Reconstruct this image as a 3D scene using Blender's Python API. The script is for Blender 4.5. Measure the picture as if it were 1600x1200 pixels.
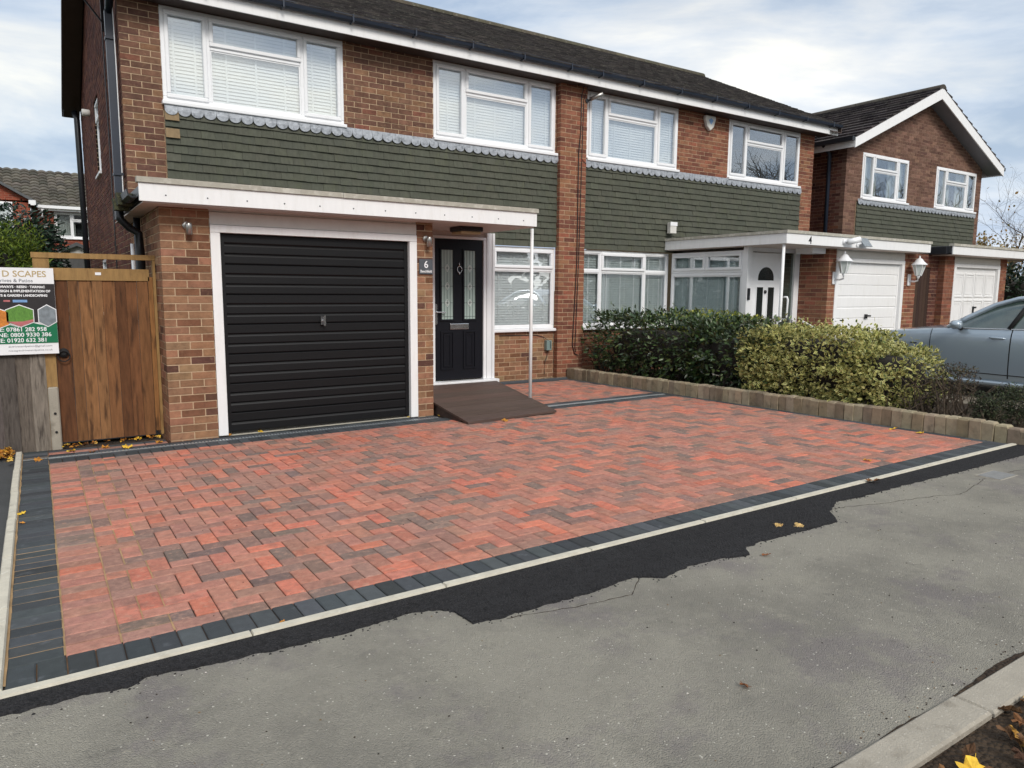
import bpy, bmesh, math, random
import numpy as np
from mathutils import Vector, Matrix, noise as mnoise

# ------------------------------------------------------------------ scene, camera, sky, sun, exposure
sc = bpy.context.scene
for o in list(bpy.data.objects): bpy.data.objects.remove(o, do_unlink=True)
col = sc.collection
R = random.Random(11)
NR = np.random.RandomState(5)
rad = math.radians

F_PX, YAW, PITCH, ROLL = 1128.8, rad(33.3065), rad(7.449), rad(0.4577)
CAM = Vector((-1.0302, -7.6835, 1.5053))
fw = Vector((math.sin(YAW)*math.cos(PITCH), math.cos(YAW)*math.cos(PITCH), -math.sin(PITCH)))
rt0 = Vector((math.cos(YAW), -math.sin(YAW), 0)); up0 = rt0.cross(fw)
rt = rt0*math.cos(ROLL)+up0*math.sin(ROLL); up = -rt0*math.sin(ROLL)+up0*math.cos(ROLL)
cd = bpy.data.cameras.new('camera'); cam = bpy.data.objects.new('camera', cd); col.objects.link(cam)
cd.sensor_width = 36; cd.lens = 36*F_PX/1600; cd.clip_start = .05; cd.clip_end = 2000
cam.matrix_world = Matrix(((rt.x, up.x, -fw.x, CAM.x), (rt.y, up.y, -fw.y, CAM.y), (rt.z, up.z, -fw.z, CAM.z), (0, 0, 0, 1)))
sc.camera = cam
def pix(p):
    d = Vector(p)-CAM; z = d.dot(fw)
    if z < .2: return None
    return 800+F_PX*d.dot(rt)/z, 600-F_PX*d.dot(up)/z, z

SUN_EL, SUN_AZ = rad(38), rad(188)          # azimuth from +Y, clockwise
world = bpy.data.worlds.new('World'); sc.world = world; world.use_nodes = True
wn, wl = world.node_tree.nodes, world.node_tree.links; wn.clear()
wo = wn.new('ShaderNodeOutputWorld'); mixs = wn.new('ShaderNodeMixShader')
sky = wn.new('ShaderNodeTexSky'); sky.sky_type = 'NISHITA'; sky.sun_disc = False
sky.sun_elevation = SUN_EL; sky.sun_rotation = SUN_AZ; sky.air_density = 1.2; sky.dust_density = 2
b1 = wn.new('ShaderNodeBackground'); b1.inputs[1].default_value = .075
b2 = wn.new('ShaderNodeBackground'); b2.inputs[1].default_value = 1.0
tc = wn.new('ShaderNodeTexCoord'); mp = wn.new('ShaderNodeMapping')
mp.inputs['Scale'].default_value = (1, 1, 3.6); mp.inputs['Rotation'].default_value = (.05, -.06, .5)
n1 = wn.new('ShaderNodeTexNoise'); n1.inputs['Scale'].default_value = 2.6; n1.inputs['Detail'].default_value = 7; n1.inputs['Roughness'].default_value = .56; n1.inputs['Distortion'].default_value = .35
n2 = wn.new('ShaderNodeTexNoise'); n2.inputs['Scale'].default_value = 1.15; n2.inputs['Detail'].default_value = 4
cr = wn.new('ShaderNodeValToRGB'); e = cr.color_ramp.elements
e[0].position = .37; e[0].color = (.36, .44, .56, 1); e[1].position = .65; e[1].color = (.92, .88, .78, 1)
x = e.new(.46); x.color = (.52, .58, .66, 1); x = e.new(.56); x.color = (.71, .72, .72, 1)
cr2 = wn.new('ShaderNodeValToRGB'); cr2.color_ramp.elements[0].position = .33; cr2.color_ramp.elements[0].color = (.55, .55, .55, 1)
cr2.color_ramp.elements[1].position = .60; cr2.color_ramp.elements[1].color = (1, 1, 1, 1)
wl.new(tc.outputs['Generated'], mp.inputs['Vector']); wl.new(mp.outputs[0], n1.inputs['Vector']); wl.new(mp.outputs[0], n2.inputs['Vector'])
wl.new(n1.outputs[0], cr.inputs[0]); wl.new(n2.outputs[0], cr2.inputs[0])
wl.new(sky.outputs[0], b1.inputs[0]); wl.new(cr.outputs[0], b2.inputs[0])
wl.new(cr2.outputs[0], mixs.inputs[0]); wl.new(b1.outputs[0], mixs.inputs[1]); wl.new(b2.outputs[0], mixs.inputs[2]); wl.new(mixs.outputs[0], wo.inputs[0])

sd = bpy.data.lights.new('sun', 'SUN'); sd.energy = 1.5; sd.angle = rad(18); sd.color = (1, .95, .88)
sun = bpy.data.objects.new('sun', sd); col.objects.link(sun)
sdir = Vector((math.sin(SUN_AZ)*math.cos(SUN_EL), math.cos(SUN_AZ)*math.cos(SUN_EL), math.sin(SUN_EL)))
sun.rotation_euler = sdir.to_track_quat('Z', 'Y').to_euler(); sun.location = (0, -20, 20)
sc.view_settings.view_transform = 'Standard'; sc.view_settings.look = 'None'; sc.view_settings.gamma = 1
sc.view_settings.use_curve_mapping = False
sc.view_settings.exposure = 0.55
sc.render.engine = 'CYCLES'

# ------------------------------------------------------------------ helpers: materials
def lin(c):
    c /= 255
    return c/12.92 if c <= .04045 else ((c+.055)/1.055)**2.4
def S(r, g, b): return (lin(r), lin(g), lin(b))
MATS = {}
def pm(name, c=(.5, .5, .5), rough=.7, var=.12, vs=6., bump=.15, bs=80., src='const', metal=0., spec=.5, warp=None, spots=None, coat=0., dist=.01):
    """Principled material; base colour constant, per-object (Object Info) or per-face attribute 'col', with noise wear and fine relief"""
    m = bpy.data.materials.new(name); m.use_nodes = True; nt = m.node_tree; N = nt.nodes; L = nt.links
    p = N['Principled BSDF']; p.inputs['Roughness'].default_value = rough; p.inputs['Metallic'].default_value = metal
    p.inputs['Specular IOR Level'].default_value = spec; p.inputs['Coat Weight'].default_value = coat
    g = N.new('ShaderNodeNewGeometry')
    pos = g.outputs['Position']
    if warp:
        mpn = N.new('ShaderNodeMapping'); mpn.inputs['Scale'].default_value = warp; L.new(pos, mpn.inputs[0]); pos = mpn.outputs[0]
    if src == 'obj': o = N.new('ShaderNodeObjectInfo').outputs['Color']
    elif src == 'attr':
        a = N.new('ShaderNodeAttribute'); a.attribute_name = 'col'; o = a.outputs['Color']
    else:
        r_ = N.new('ShaderNodeRGB'); r_.outputs[0].default_value = (*c, 1); o = r_.outputs[0]
    if var:
        t = N.new('ShaderNodeTexNoise'); t.inputs['Scale'].default_value = vs; t.inputs['Detail'].default_value = 6; t.inputs['Roughness'].default_value = .65
        L.new(pos, t.inputs['Vector'])
        mr = N.new('ShaderNodeMapRange'); mr.inputs[1].default_value = .3; mr.inputs[2].default_value = .7; mr.inputs[3].default_value = 1-var; mr.inputs[4].default_value = 1+var
        L.new(t.outputs[0], mr.inputs[0])
        mx = N.new('ShaderNodeVectorMath'); mx.operation = 'SCALE'; L.new(o, mx.inputs[0]); L.new(mr.outputs[0], mx.inputs['Scale']); o = mx.outputs[0]
    for sp in (spots or []):                       # (colour, scale, threshold lo, hi, strength)
        t = N.new('ShaderNodeTexNoise'); t.inputs['Scale'].default_value = sp[1]; t.inputs['Detail'].default_value = 5; L.new(pos, t.inputs['Vector'])
        mr = N.new('ShaderNodeMapRange'); mr.inputs[1].default_value = sp[2]; mr.inputs[2].default_value = sp[3]; mr.inputs[4].default_value = sp[4]; L.new(t.outputs[0], mr.inputs[0])
        mx = N.new('ShaderNodeMix'); mx.data_type = 'RGBA'; L.new(mr.outputs[0], mx.inputs[0]); L.new(o, mx.inputs[6]); mx.inputs[7].default_value = (*sp[0], 1); o = mx.outputs[2]
    L.new(o, p.inputs['Base Color'])
    if bump:
        t = N.new('ShaderNodeTexNoise'); t.inputs['Scale'].default_value = bs; t.inputs['Detail'].default_value = 4; L.new(pos, t.inputs['Vector'])
        b = N.new('ShaderNodeBump'); b.inputs['Strength'].default_value = bump; b.inputs['Distance'].default_value = dist
        L.new(t.outputs[0], b.inputs['Height']); L.new(b.outputs[0], p.inputs['Normal'])
    MATS[name] = m
    return m
def pair(name, **k): pm(name+'_o', src='obj', **k); pm(name+'_a', src='attr', **k)

pair('brick', rough=.9, var=.26, vs=11, bump=.6, bs=160, spec=.2, spots=[(S(150, 118, 92), 26, .56, .74, .45), (S(84, 58, 50), 17, .58, .76, .45), (S(170, 150, 126), 90, .66, .74, .35)])
pm('mortar', S(198, 174, 145), .95, .12, 12, .4, 200, spec=.1)
pm('mortar_far', S(156, 130, 112), .95, .12, 12, .4, 200, spec=.1)
pair('tile', warp=(4, 4, 1.1), rough=.75, var=.17, vs=7, bump=.3, bs=90, spec=.25, spots=[(S(88, 92, 70), 3, .58, .78, .5), (S(40, 44, 38), 5, .62, .8, .45)])
pm('lead', S(160, 165, 172), .55, .2, 14, .4, 40, metal=.15, spots=[(S(105, 110, 116), 18, .5, .68, .8), (S(205, 208, 212), 30, .6, .7, .5)])
pm('rooftile_a', src='attr', rough=.9, var=.25, vs=5, bump=.5, bs=120, spec=.15, spots=[(S(122, 120, 110), 14, .58, .70, .55), (S(60, 56, 54), 40, .58, .68, .5)])
pm('upvc', S(238, 239, 241), .3, .03, 3, .02, 20, spots=[(S(212, 212, 206), 5, .6, .85, .4)])
pm('white_paint', S(238, 238, 238), .42, .03, 3, .06, 60, warp=(7, 7, 1.2), spots=[(S(216, 214, 207), 2.2, .56, .78, .4), (S(200, 197, 187), 6, .66, .78, .25)])
pm('old_white', S(214, 212, 206), .55, .07, 6, .1, 60, spots=[(S(170, 168, 158), 6, .58, .75, .5)])
pm('roof_trim', S(172, 168, 156), .85, .12, 10, .4, 120, spots=[(S(205, 202, 192), 14, .5, .65, .7), (S(120, 118, 104), 7, .6, .75, .5)])
pm('soffit_brown', S(66, 52, 46), .6, .1, 5, .1, 40)
pm('black_plastic', S(30, 32, 37), .35, .1, 5, .05, 40)
pm('moss_gutter', S(74, 76, 52), .9, .3, 30, .6, 90, spots=[(S(40, 42, 36), 22, .45, .6, .8)])
pm('black_door', S(11, 13, 22), .5, .08, 4, .06, 180, spec=.3)
pm('garage_black', S(11, 12, 15), .5, .1, 3, .05, 40, warp=(1, 1, .3), spec=.35)
pm('navy_pipe', S(38, 46, 60), .4, .1, 5, .05, 40)
pm('chrome', S(210, 210, 212), .22, .05, 5, 0, metal=1)
pm('steel', S(180, 178, 174), .35, .08, 12, .05, 90, metal=.9)
pm('galv', S(196, 204, 206), .4, .12, 25, .1, 60, metal=.6)
pm('slate_plate', S(78, 82, 88), .6, .08, 20, .1, 60)
pm('ceiling_panel', S(206, 192, 184), .7, .05, 4, .05, 40)
pm('blind', S(244, 245, 246), .6, .03, 4, 0)
pm('blind_grey', S(200, 206, 206), .6, .04, 4, 0)
pm('curtain', S(196, 200, 196), .9, .1, 3, .1, 20)
pm('room', S(52, 56, 58), .9, .1, 2, 0)
pm('obscure_blind', S(150, 166, 168), .55, .03, 1.5, 0)
pm('concrete', S(196, 190, 174), .9, .12, 10, .4, 120, spots=[(S(150, 144, 130), 12, .58, .72, .5), (S(222, 218, 206), 30, .6, .7, .5)])
pm('kerb_concrete', S(160, 153, 140), .92, .12, 8, .5, 180, spots=[(S(112, 104, 92), 9, .56, .72, .6), (S(196, 190, 178), 120, .6, .68, .5)])
pair('paver', rough=.88, var=.20, vs=22, bump=.6, bs=220, spec=.25, spots=[(S(196, 152, 132), 30, .54, .70, .45), (S(106, 92, 85), 9, .54, .74, .5), (S(86, 68, 60), 150, .62, .70, .5), (S(222, 196, 178), 190, .66, .72, .5)])
pair('charcoal', rough=.8, var=.14, vs=18, bump=.45, bs=220, spec=.3, spots=[(S(128, 132, 138), 14, .62, .8, .35)])
pm('joint_sand', S(140, 108, 78), .97, .25, 9, .6, 300, spots=[(S(58, 45, 38), 1.3, .34, .46, .97)])
pm('edge_sand', S(166, 136, 98), .97, .35, 5, .6, 300)
pm('granite_block_o', src='obj', rough=.92, var=.18, vs=14, bump=.6, bs=140, spec=.2, spots=[(S(92, 86, 72), 11, .56, .72, .55)])
pm('fence_grey_o', src='obj', rough=.9, var=.3, vs=10, bump=.5, bs=60, spec=.15, warp=(6, 6, .7), spots=[(S(52, 46, 44), 7, .55, .7, .7)])
pm('gate_wood_o', src='obj', rough=.75, var=.3, vs=7, bump=.35, bs=50, spec=.25, warp=(5, 5, .7), spots=[(S(58, 38, 26), 4.5, .54, .68, .8), (S(150, 104, 62), 9, .62, .8, .35)])
pm('new_wood', S(150, 118, 72), .8, .2, 8, .3, 60, warp=(4, 4, .8), spots=[(S(112, 82, 48), 6, .56, .72, .6)])
pm('ramp_wood', src='obj', rough=.75, var=.2, vs=6, bump=.4, bs=70, warp=(.7, 6, 4), spots=[(S(104, 86, 76), 5, .56, .75, .5), (S(62, 47, 42), 4, .6, .75, .5)])
pm('dark_wood_o', src='obj', rough=.85, var=.2, vs=8, bump=.3, bs=60, spec=.2, warp=(5, 5, .8))
pm('gravel', S(150, 132, 102), .95, .35, 60, .9, 90, dist=.02)
pm('car_paint', S(160, 174, 186), .28, .02, 2, 0, metal=.35, coat=1.)
pm('car_glass', S(58, 72, 66), .02, .5, 2.5, 0, spec=1., coat=1.)
pm('rubber', S(24, 24, 25), .8, .1, 10, .1, 60)
pm('bark', S(86, 74, 62), .95, .3, 12, .7, 40)
pm('bark_dark', S(40, 36, 32), .95, .3, 12, .5, 40)  # bark darkened so the colour carries the shade inside the hedges
pm('shed_roof', S(92, 94, 96), .9, .15, 10, .3, 80)
pm('sign_white', S(238, 238, 240), .35, .02, 3, 0)
pm('sign_green', S(26, 112, 76), .35, .04, 3, 0)
pm('sign_black', S(44, 40, 42), .4, .2, 12, 0)
pm('sign_gold', S(186, 164, 122), .35, .05, 10, 0)
pm('sign_grey', S(120, 122, 128), .4, .05, 10, 0)
pm('sign_lawn', S(92, 138, 58), .4, .3, 40, 0, warp=(3, 1, 1))
pm('sign_orange', S(206, 128, 52), .4, .3, 40, 0)
pm('sign_photo_grey', S(128, 136, 142), .4, .3, 20, 0)
pm('sign_pink', S(186, 110, 112), .4, .2, 40, 0)
pm('sign_blue', S(120, 160, 206), .4, .15, 40, 0)
pm('lamp_glass', S(206, 212, 208), .15, .03, 3, 0, spec=.6)
pm('meter_green', S(120, 140, 138), .5, .05, 5, .05, 40)

def leaf_mat(name, trans=.25, rough=.45, spec=.5, rimc=None):
    m = bpy.data.materials.new(name); m.use_nodes = True; N = m.node_tree.nodes; L = m.node_tree.links
    p = N['Principled BSDF']; p.inputs['Roughness'].default_value = rough; p.inputs['Specular IOR Level'].default_value = spec
    a = N.new('ShaderNodeAttribute'); a.attribute_name = 'col'; o = a.outputs['Color']
    if rimc:
        r_ = N.new('ShaderNodeAttribute'); r_.attribute_name = 'rim'
        mr = N.new('ShaderNodeMapRange'); mr.inputs[1].default_value = .45; mr.inputs[2].default_value = .75; L.new(r_.outputs['Fac'], mr.inputs[0])
        mx = N.new('ShaderNodeMix'); mx.data_type = 'RGBA'; L.new(mr.outputs[0], mx.inputs[0]); L.new(o, mx.inputs[6]); mx.inputs[7].default_value = (*rimc, 1); o = mx.outputs[2]
    L.new(o, p.inputs['Base Color'])
    t = N.new('ShaderNodeBsdfTranslucent'); L.new(o, t.inputs[0]); ms = N.new('ShaderNodeMixShader'); ms.inputs[0].default_value = trans
    L.new(p.outputs[0], ms.inputs[1]); L.new(t.outputs[0], ms.inputs[2]); L.new(ms.outputs[0], N['Material Output'].inputs[0])
    MATS[name] = m
leaf_mat('leaf_laurel', .12, .32, .6); leaf_mat('leaf_plain', .3, .6, .3); leaf_mat('leaf_varieg', .2, .45, .4, S(212, 206, 132)); leaf_mat('leaf_dry', .25, .7, .2)

m = bpy.data.materials.new('glass'); m.use_nodes = True; N = m.node_tree.nodes; L = m.node_tree.links; N.remove(N['Principled BSDF'])
tr = N.new('ShaderNodeBsdfTransparent'); tr.inputs[0].default_value = (.96, .98, .98, 1); gl = N.new('ShaderNodeBsdfGlossy'); gl.inputs['Roughness'].default_value = .004; gl.inputs[0].default_value = (.95, .97, 1, 1)
lw_ = N.new('ShaderNodeLayerWeight'); lw_.inputs[0].default_value = .5; pw = N.new('ShaderNodeMath'); pw.operation = 'POWER'; pw.inputs[1].default_value = 4; L.new(lw_.outputs['Facing'], pw.inputs[0])
fr = N.new('ShaderNodeMapRange'); fr.inputs[3].default_value = .21; fr.inputs[4].default_value = .95; L.new(pw.outputs[0], fr.inputs[0]); ms = N.new('ShaderNodeMixShader')
nz = N.new('ShaderNodeTexNoise'); nz.inputs['Scale'].default_value = 1.6; gg = N.new('ShaderNodeNewGeometry'); L.new(gg.outputs['Position'], nz.inputs['Vector'])
bp = N.new('ShaderNodeBump'); bp.inputs['Strength'].default_value = .05; bp.inputs['Distance'].default_value = .012; L.new(nz.outputs[0], bp.inputs['Height']); L.new(bp.outputs[0], gl.inputs['Normal'])
L.new(fr.outputs[0], ms.inputs[0]); L.new(tr.outputs[0], ms.inputs[1]); L.new(gl.outputs[0], ms.inputs[2]); L.new(ms.outputs[0], N['Material Output'].inputs[0]); MATS['glass'] = m

def asphalt(name, base, spots, agg, bump, dist, lo=.70, hi=1.32, chip=None):
    m = bpy.data.materials.new(name); m.use_nodes = True; N = m.node_tree.nodes; L = m.node_tree.links; p = N['Principled BSDF']
    p.inputs['Roughness'].default_value = .9; p.inputs['Specular IOR Level'].default_value = .25
    g = N.new('ShaderNodeNewGeometry'); pos = g.outputs['Position']
    r_ = N.new('ShaderNodeRGB'); r_.outputs[0].default_value = (*base, 1); o = r_.outputs[0]
    for (c, s, lo, hi, k) in spots:
        t = N.new('ShaderNodeTexNoise'); t.inputs['Scale'].default_value = s; t.inputs['Detail'].default_value = 8; t.inputs['Roughness'].default_value = .7; L.new(pos, t.inputs['Vector'])
        mr = N.new('ShaderNodeMapRange'); mr.inputs[1].default_value = lo; mr.inputs[2].default_value = hi; mr.inputs[4].default_value = k; L.new(t.outputs[0], mr.inputs[0])
        mx = N.new('ShaderNodeMix'); mx.data_type = 'RGBA'; L.new(mr.outputs[0], mx.inputs[0]); L.new(o, mx.inputs[6]); mx.inputs[7].default_value = (*c, 1); o = mx.outputs[2]
    v = N.new('ShaderNodeTexVoronoi'); v.inputs['Scale'].default_value = agg; L.new(pos, v.inputs['Vector'])
    sep = N.new('ShaderNodeSeparateColor'); L.new(v.outputs['Color'], sep.inputs[0])
    mr = N.new('ShaderNodeMapRange'); mr.inputs[3].default_value = lo; mr.inputs[4].default_value = hi; L.new(sep.outputs[0], mr.inputs[0])
    mx = N.new('ShaderNodeVectorMath'); mx.operation = 'SCALE'; L.new(o, mx.inputs[0]); L.new(mr.outputs[0], mx.inputs['Scale'])
    o = mx.outputs[0]
    if chip:
        gt_ = N.new('ShaderNodeMath'); gt_.operation = 'GREATER_THAN'; gt_.inputs[1].default_value = chip[1]; L.new(sep.outputs[1], gt_.inputs[0])
        mc = N.new('ShaderNodeMix'); mc.data_type = 'RGBA'; L.new(gt_.outputs[0], mc.inputs[0]); L.new(o, mc.inputs[6]); mc.inputs[7].default_value = (*chip[0], 1); o = mc.outputs[2]
    L.new(o, p.inputs['Base Color'])
    b = N.new('ShaderNodeBump'); b.inputs['Strength'].default_value = bump; b.inputs['Distance'].default_value = dist; L.new(v.outputs['Distance'], b.inputs['Height']); b.invert = True; L.new(b.outputs[0], p.inputs['Normal'])
    MATS[name] = m
asphalt('asphalt_old', S(176, 171, 158), [(S(149, 145, 135), .9, .42, .58, .8), (S(182, 177, 162), 3.2, .54, .68, .6), (S(142, 134, 135), 1.7, .52, .62, .55), (S(188, 182, 166), 13, .58, .68, .5), (S(118, 115, 108), 7, .60, .72, .45), (S(226, 222, 212), 170, .64, .70, .6), (S(78, 75, 70), 75, .66, .74, .55)], 185, .9, .007, .42, 1.62, (S(196, 192, 180), .996))
asphalt('tarmac', S(64, 63, 65), [(S(78, 78, 80), 5, .5, .7, .5), (S(38, 38, 40), 34, .50, .64, .7)], 90, 1.0, .018, .15, 2.1)
asphalt('tarmac_neighbour', S(92, 93, 94), [(S(78, 80, 80), 2, .45, .65, .6), (S(150, 150, 148), 150, .66, .72, .4)], 140, .6, .006)
asphalt('soil', S(84, 70, 56), [(S(58, 46, 38), 5, .45, .65, .8), (S(112, 92, 72), 9, .55, .7, .6)], 60, 1., .02)
asphalt('road_asphalt', S(96, 96, 96), [(S(84, 84, 84), 1, .45, .65, .6)], 140, .5, .006)
asphalt('concrete_slab', S(156, 146, 130), [(S(132, 122, 108), 1.6, .45, .65, .7), (S(176, 166, 150), 8, .55, .7, .5)], 160, .4, .004)
asphalt('grass_ground', S(86, 96, 58), [(S(70, 80, 44), 1.4, .45, .65, .7)], 90, .8, .02)

# ------------------------------------------------------------------ helpers: meshes and objects
class MB:
    def __init__(s): s.v = []; s.f = []; s.c = []
    def add(s, vs, fs, c=None):
        n = len(s.v); s.v += [tuple(v) for v in vs]; s.f += [tuple(i+n for i in f) for f in fs]; s.c += [c]*len(fs)
    def box(s, x0, x1, y0, y1, z0, z1, c=None):
        s.add([(x0, y0, z0), (x1, y0, z0), (x1, y1, z0), (x0, y1, z0), (x0, y0, z1), (x1, y0, z1), (x1, y1, z1), (x0, y1, z1)],
              [(3, 2, 1, 0), (4, 5, 6, 7), (0, 1, 5, 4), (1, 2, 6, 5), (2, 3, 7, 6), (3, 0, 4, 7)], c)
    def tube(s, pts, r, n=8, c=None, caps=True):
        pts = [Vector(p) for p in pts]; rs = r if isinstance(r, (list, tuple)) else [r]*len(pts); rings = []
        for i, p in enumerate(pts):
            d = (pts[min(i+1, len(pts)-1)]-pts[max(i-1, 0)])
            if d.length < 1e-6: d = Vector((0, 0, 1))
            d.normalize(); a = d.orthogonal() if abs(d.z) > .99 else d.cross(Vector((0, 0, 1))); a.normalize(); b = d.cross(a)
            rings.append([p+(a*math.cos(2*math.pi*k/n)+b*math.sin(2*math.pi*k/n))*rs[i] for k in range(n)])
        vs = [q for g in rings for q in g]; fs = []
        for i in range(len(pts)-1):
            for k in range(n): fs.append((i*n+k, i*n+(k+1) % n, (i+1)*n+(k+1) % n, (i+1)*n+k))
        if caps: fs += [tuple(range(n))[::-1], tuple((len(pts)-1)*n+k for k in range(n))]
        s.add(vs, fs, c)
    def prism(s, poly, a, b, axis='y', c=None):
        """polygon in the other two axes (x,z for y; y,z for x; x,y for z) extruded from a to b"""
        n = len(poly)
        def P(p, t): return (p[0], t, p[1]) if axis == 'y' else ((t, p[0], p[1]) if axis == 'x' else (p[0], p[1], t))
        s.add([P(p, a) for p in poly]+[P(p, b) for p in poly], [tuple(range(n))[::-1], tuple(range(n, 2*n))]+[(i, (i+1) % n, n+(i+1) % n, n+i) for i in range(n)], c)
    def lathe(s, prof, cx, cy, cz, n=16, c=None, axis='z'):
        vs = []
        for r_, h in prof:
            for k in range(n):
                a = 2*math.pi*k/n; u, w = r_*math.cos(a), r_*math.sin(a)
                vs.append((cx+u, cy+w, cz+h) if axis == 'z' else ((cx+u, cy+h, cz+w) if axis == 'y' else (cx+h, cy+u, cz+w)))
        fs = [(i*n+k, i*n+(k+1) % n, (i+1)*n+(k+1) % n, (i+1)*n+k) for i in range(len(prof)-1) for k in range(n)]
        fs += [tuple(range(n))[::-1], tuple((len(prof)-1)*n+k for k in range(n))]
        s.add(vs, fs, c)
    def mesh(s, name, mat, smooth=False, fix=True):
        me = bpy.data.meshes.new(name); me.from_pydata(s.v, [], s.f)
        if any(c is not None for c in s.c):
            at = me.attributes.new('col', 'FLOAT_COLOR', 'FACE')
            at.data.foreach_set('color', [k for c in s.c for k in (*(c or (.5, .5, .5)), 1)])
        if fix:
            bm = bmesh.new(); bm.from_mesh(me); bmesh.ops.recalc_face_normals(bm, faces=bm.faces); bm.to_mesh(me); bm.free()
        if smooth: me.polygons.foreach_set('use_smooth', [True]*len(me.polygons))
        me.materials.append(MATS[mat]); return me
def tag(o, label=None, cat=None, group=None, kind=None):
    if label: o['label'] = label
    if cat: o['category'] = cat
    if group: o['group'] = group
    if kind: o['kind'] = kind
    return o
def setparent(o, p):
    if p is not None:
        o.parent = p; o.matrix_parent_inverse = Matrix.Translation(p.location).inverted() if p.parent is None and p.type == 'EMPTY' else p.matrix_basis.inverted()
def mk(name, mb, mat, parent=None, smooth=False, fix=True, kind=None):
    o = bpy.data.objects.new(name, mb.mesh(name, mat, smooth, fix)); col.objects.link(o); setparent(o, parent)
    if kind: o['kind'] = kind
    return o
def inst(name, me, parent, loc, scale=(1, 1, 1), rot=(0, 0, 0), c=None):
    o = bpy.data.objects.new(name, me); col.objects.link(o); o.location = loc; o.scale = scale; o.rotation_euler = rot
    if c: o.color = (*c, 1)
    setparent(o, parent); return o
def thing(name, loc, label, cat, group=None):
    o = bpy.data.objects.new(name, None); o.empty_display_size = .2; col.objects.link(o); o.location = loc; return tag(o, label, cat, group)
def bx(name, mat, parent, *a, bev=0):
    mb = MB(); mb.box(*a); o = mk(name, mb, mat, parent)
    if bev: md = o.modifiers.new('bevel', 'BEVEL'); md.width = bev; md.segments = 2
    return o
def text(name, s, mat, parent, x, y, z, size, align='LEFT', depth=.0015, bold=0., sx=1., facing='-y'):
    cu = bpy.data.curves.new(name, 'FONT'); cu.body = s; cu.size = size; cu.align_x = align; cu.extrude = depth; cu.offset = bold; cu.resolution_u = 3
    t = bpy.data.objects.new(name, cu); col.objects.link(t)
    me = bpy.data.meshes.new_from_object(t.evaluated_get(bpy.context.evaluated_depsgraph_get())); bpy.data.objects.remove(t, do_unlink=True)
    me.materials.clear(); me.materials.append(MATS[mat])
    o = bpy.data.objects.new(name, me); col.objects.link(o); o.location = (x, y, z); o.rotation_euler = (rad(90), 0, 0); o.scale = (sx, 1, 1); setparent(o, parent); return o
def jit(c, k): f = 1+R.uniform(-k, k); return tuple(max(0, min(1, a*f*(1+R.uniform(-k, k)*.25))) for a in c)
def mixc(a, b, k): return tuple(p*(1-k)+q*k for p, q in zip(a, b))
def soften(pal, k):
    m_ = [sum(c[i]*w for c, w in pal)/sum(w for _, w in pal) for i in range(3)]; return [(mixc(c, m_, k), w) for c, w in pal]
def pick(pal):
    t = R.random()*sum(w for _, w in pal)
    for c, w in pal:
        t -= w
        if t <= 0: return jit(c, .12)
    return pal[-1][0]
def rsub(r, h):
    u0, u1, z0, z1 = r; a0, a1, b0, b1 = h
    if a1 <= u0 or a0 >= u1 or b1 <= z0 or b0 >= z1: return [r]
    out = []
    if b0 > z0: out.append((u0, u1, z0, b0))
    if b1 < z1: out.append((u0, u1, b1, z1))
    q0, q1 = max(z0, b0), min(z1, b1)
    if a0 > u0: out.append((u0, a0, q0, q1))
    if a1 < u1: out.append((a1, u1, q0, q1))
    return out
def area_px(b):
    """approximate size in the picture of a box (x0,x1,y0,y1,z0,z1)"""
    q = pix(((b[0]+b[1])/2, (b[2]+b[3])/2, (b[4]+b[5])/2))
    if not q or not (-10 < q[0] < 1610 and -10 < q[1] < 1210): return 0
    k = (F_PX/q[2])**2
    dx, dy, dz = b[1]-b[0], b[3]-b[2], b[5]-b[4]
    v = (Vector(((b[0]+b[1])/2, (b[2]+b[3])/2, (b[4]+b[5])/2))-CAM).normalized()
    return k*(dx*dz*abs(v.y)+dy*dz*abs(v.x)+dx*dy*abs(v.z))

def unit_block(ch):
    """unit block, centred in x,y; top face at z=0, bottom at -1; ch = chamfer as share of the sides (x,y,z)"""
    mb = MB(); a, b, d = ch
    mb.add([(-.5, -.5, -1), (.5, -.5, -1), (.5, .5, -1), (-.5, .5, -1), (-.5, -.5, -d), (.5, -.5, -d), (.5, .5, -d), (-.5, .5, -d),
            (-.5+a, -.5+b, 0), (.5-a, -.5+b, 0), (.5-a, .5-b, 0), (-.5+a, .5-b, 0)],
           [(8, 9, 10, 11), (4, 5, 9, 8), (5, 6, 10, 9), (6, 7, 11, 10), (7, 4, 8, 11), (0, 1, 5, 4), (1, 2, 6, 5), (2, 3, 7, 6), (3, 0, 4, 7)])
    return mb
UC = MB(); UC.box(-.5, .5, -.5, .5, -.5, .5)
UM = {}
def unit_mesh(key, mb, mat):
    if key not in UM: UM[key] = mb.mesh(key, mat)
    return UM[key]

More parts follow.
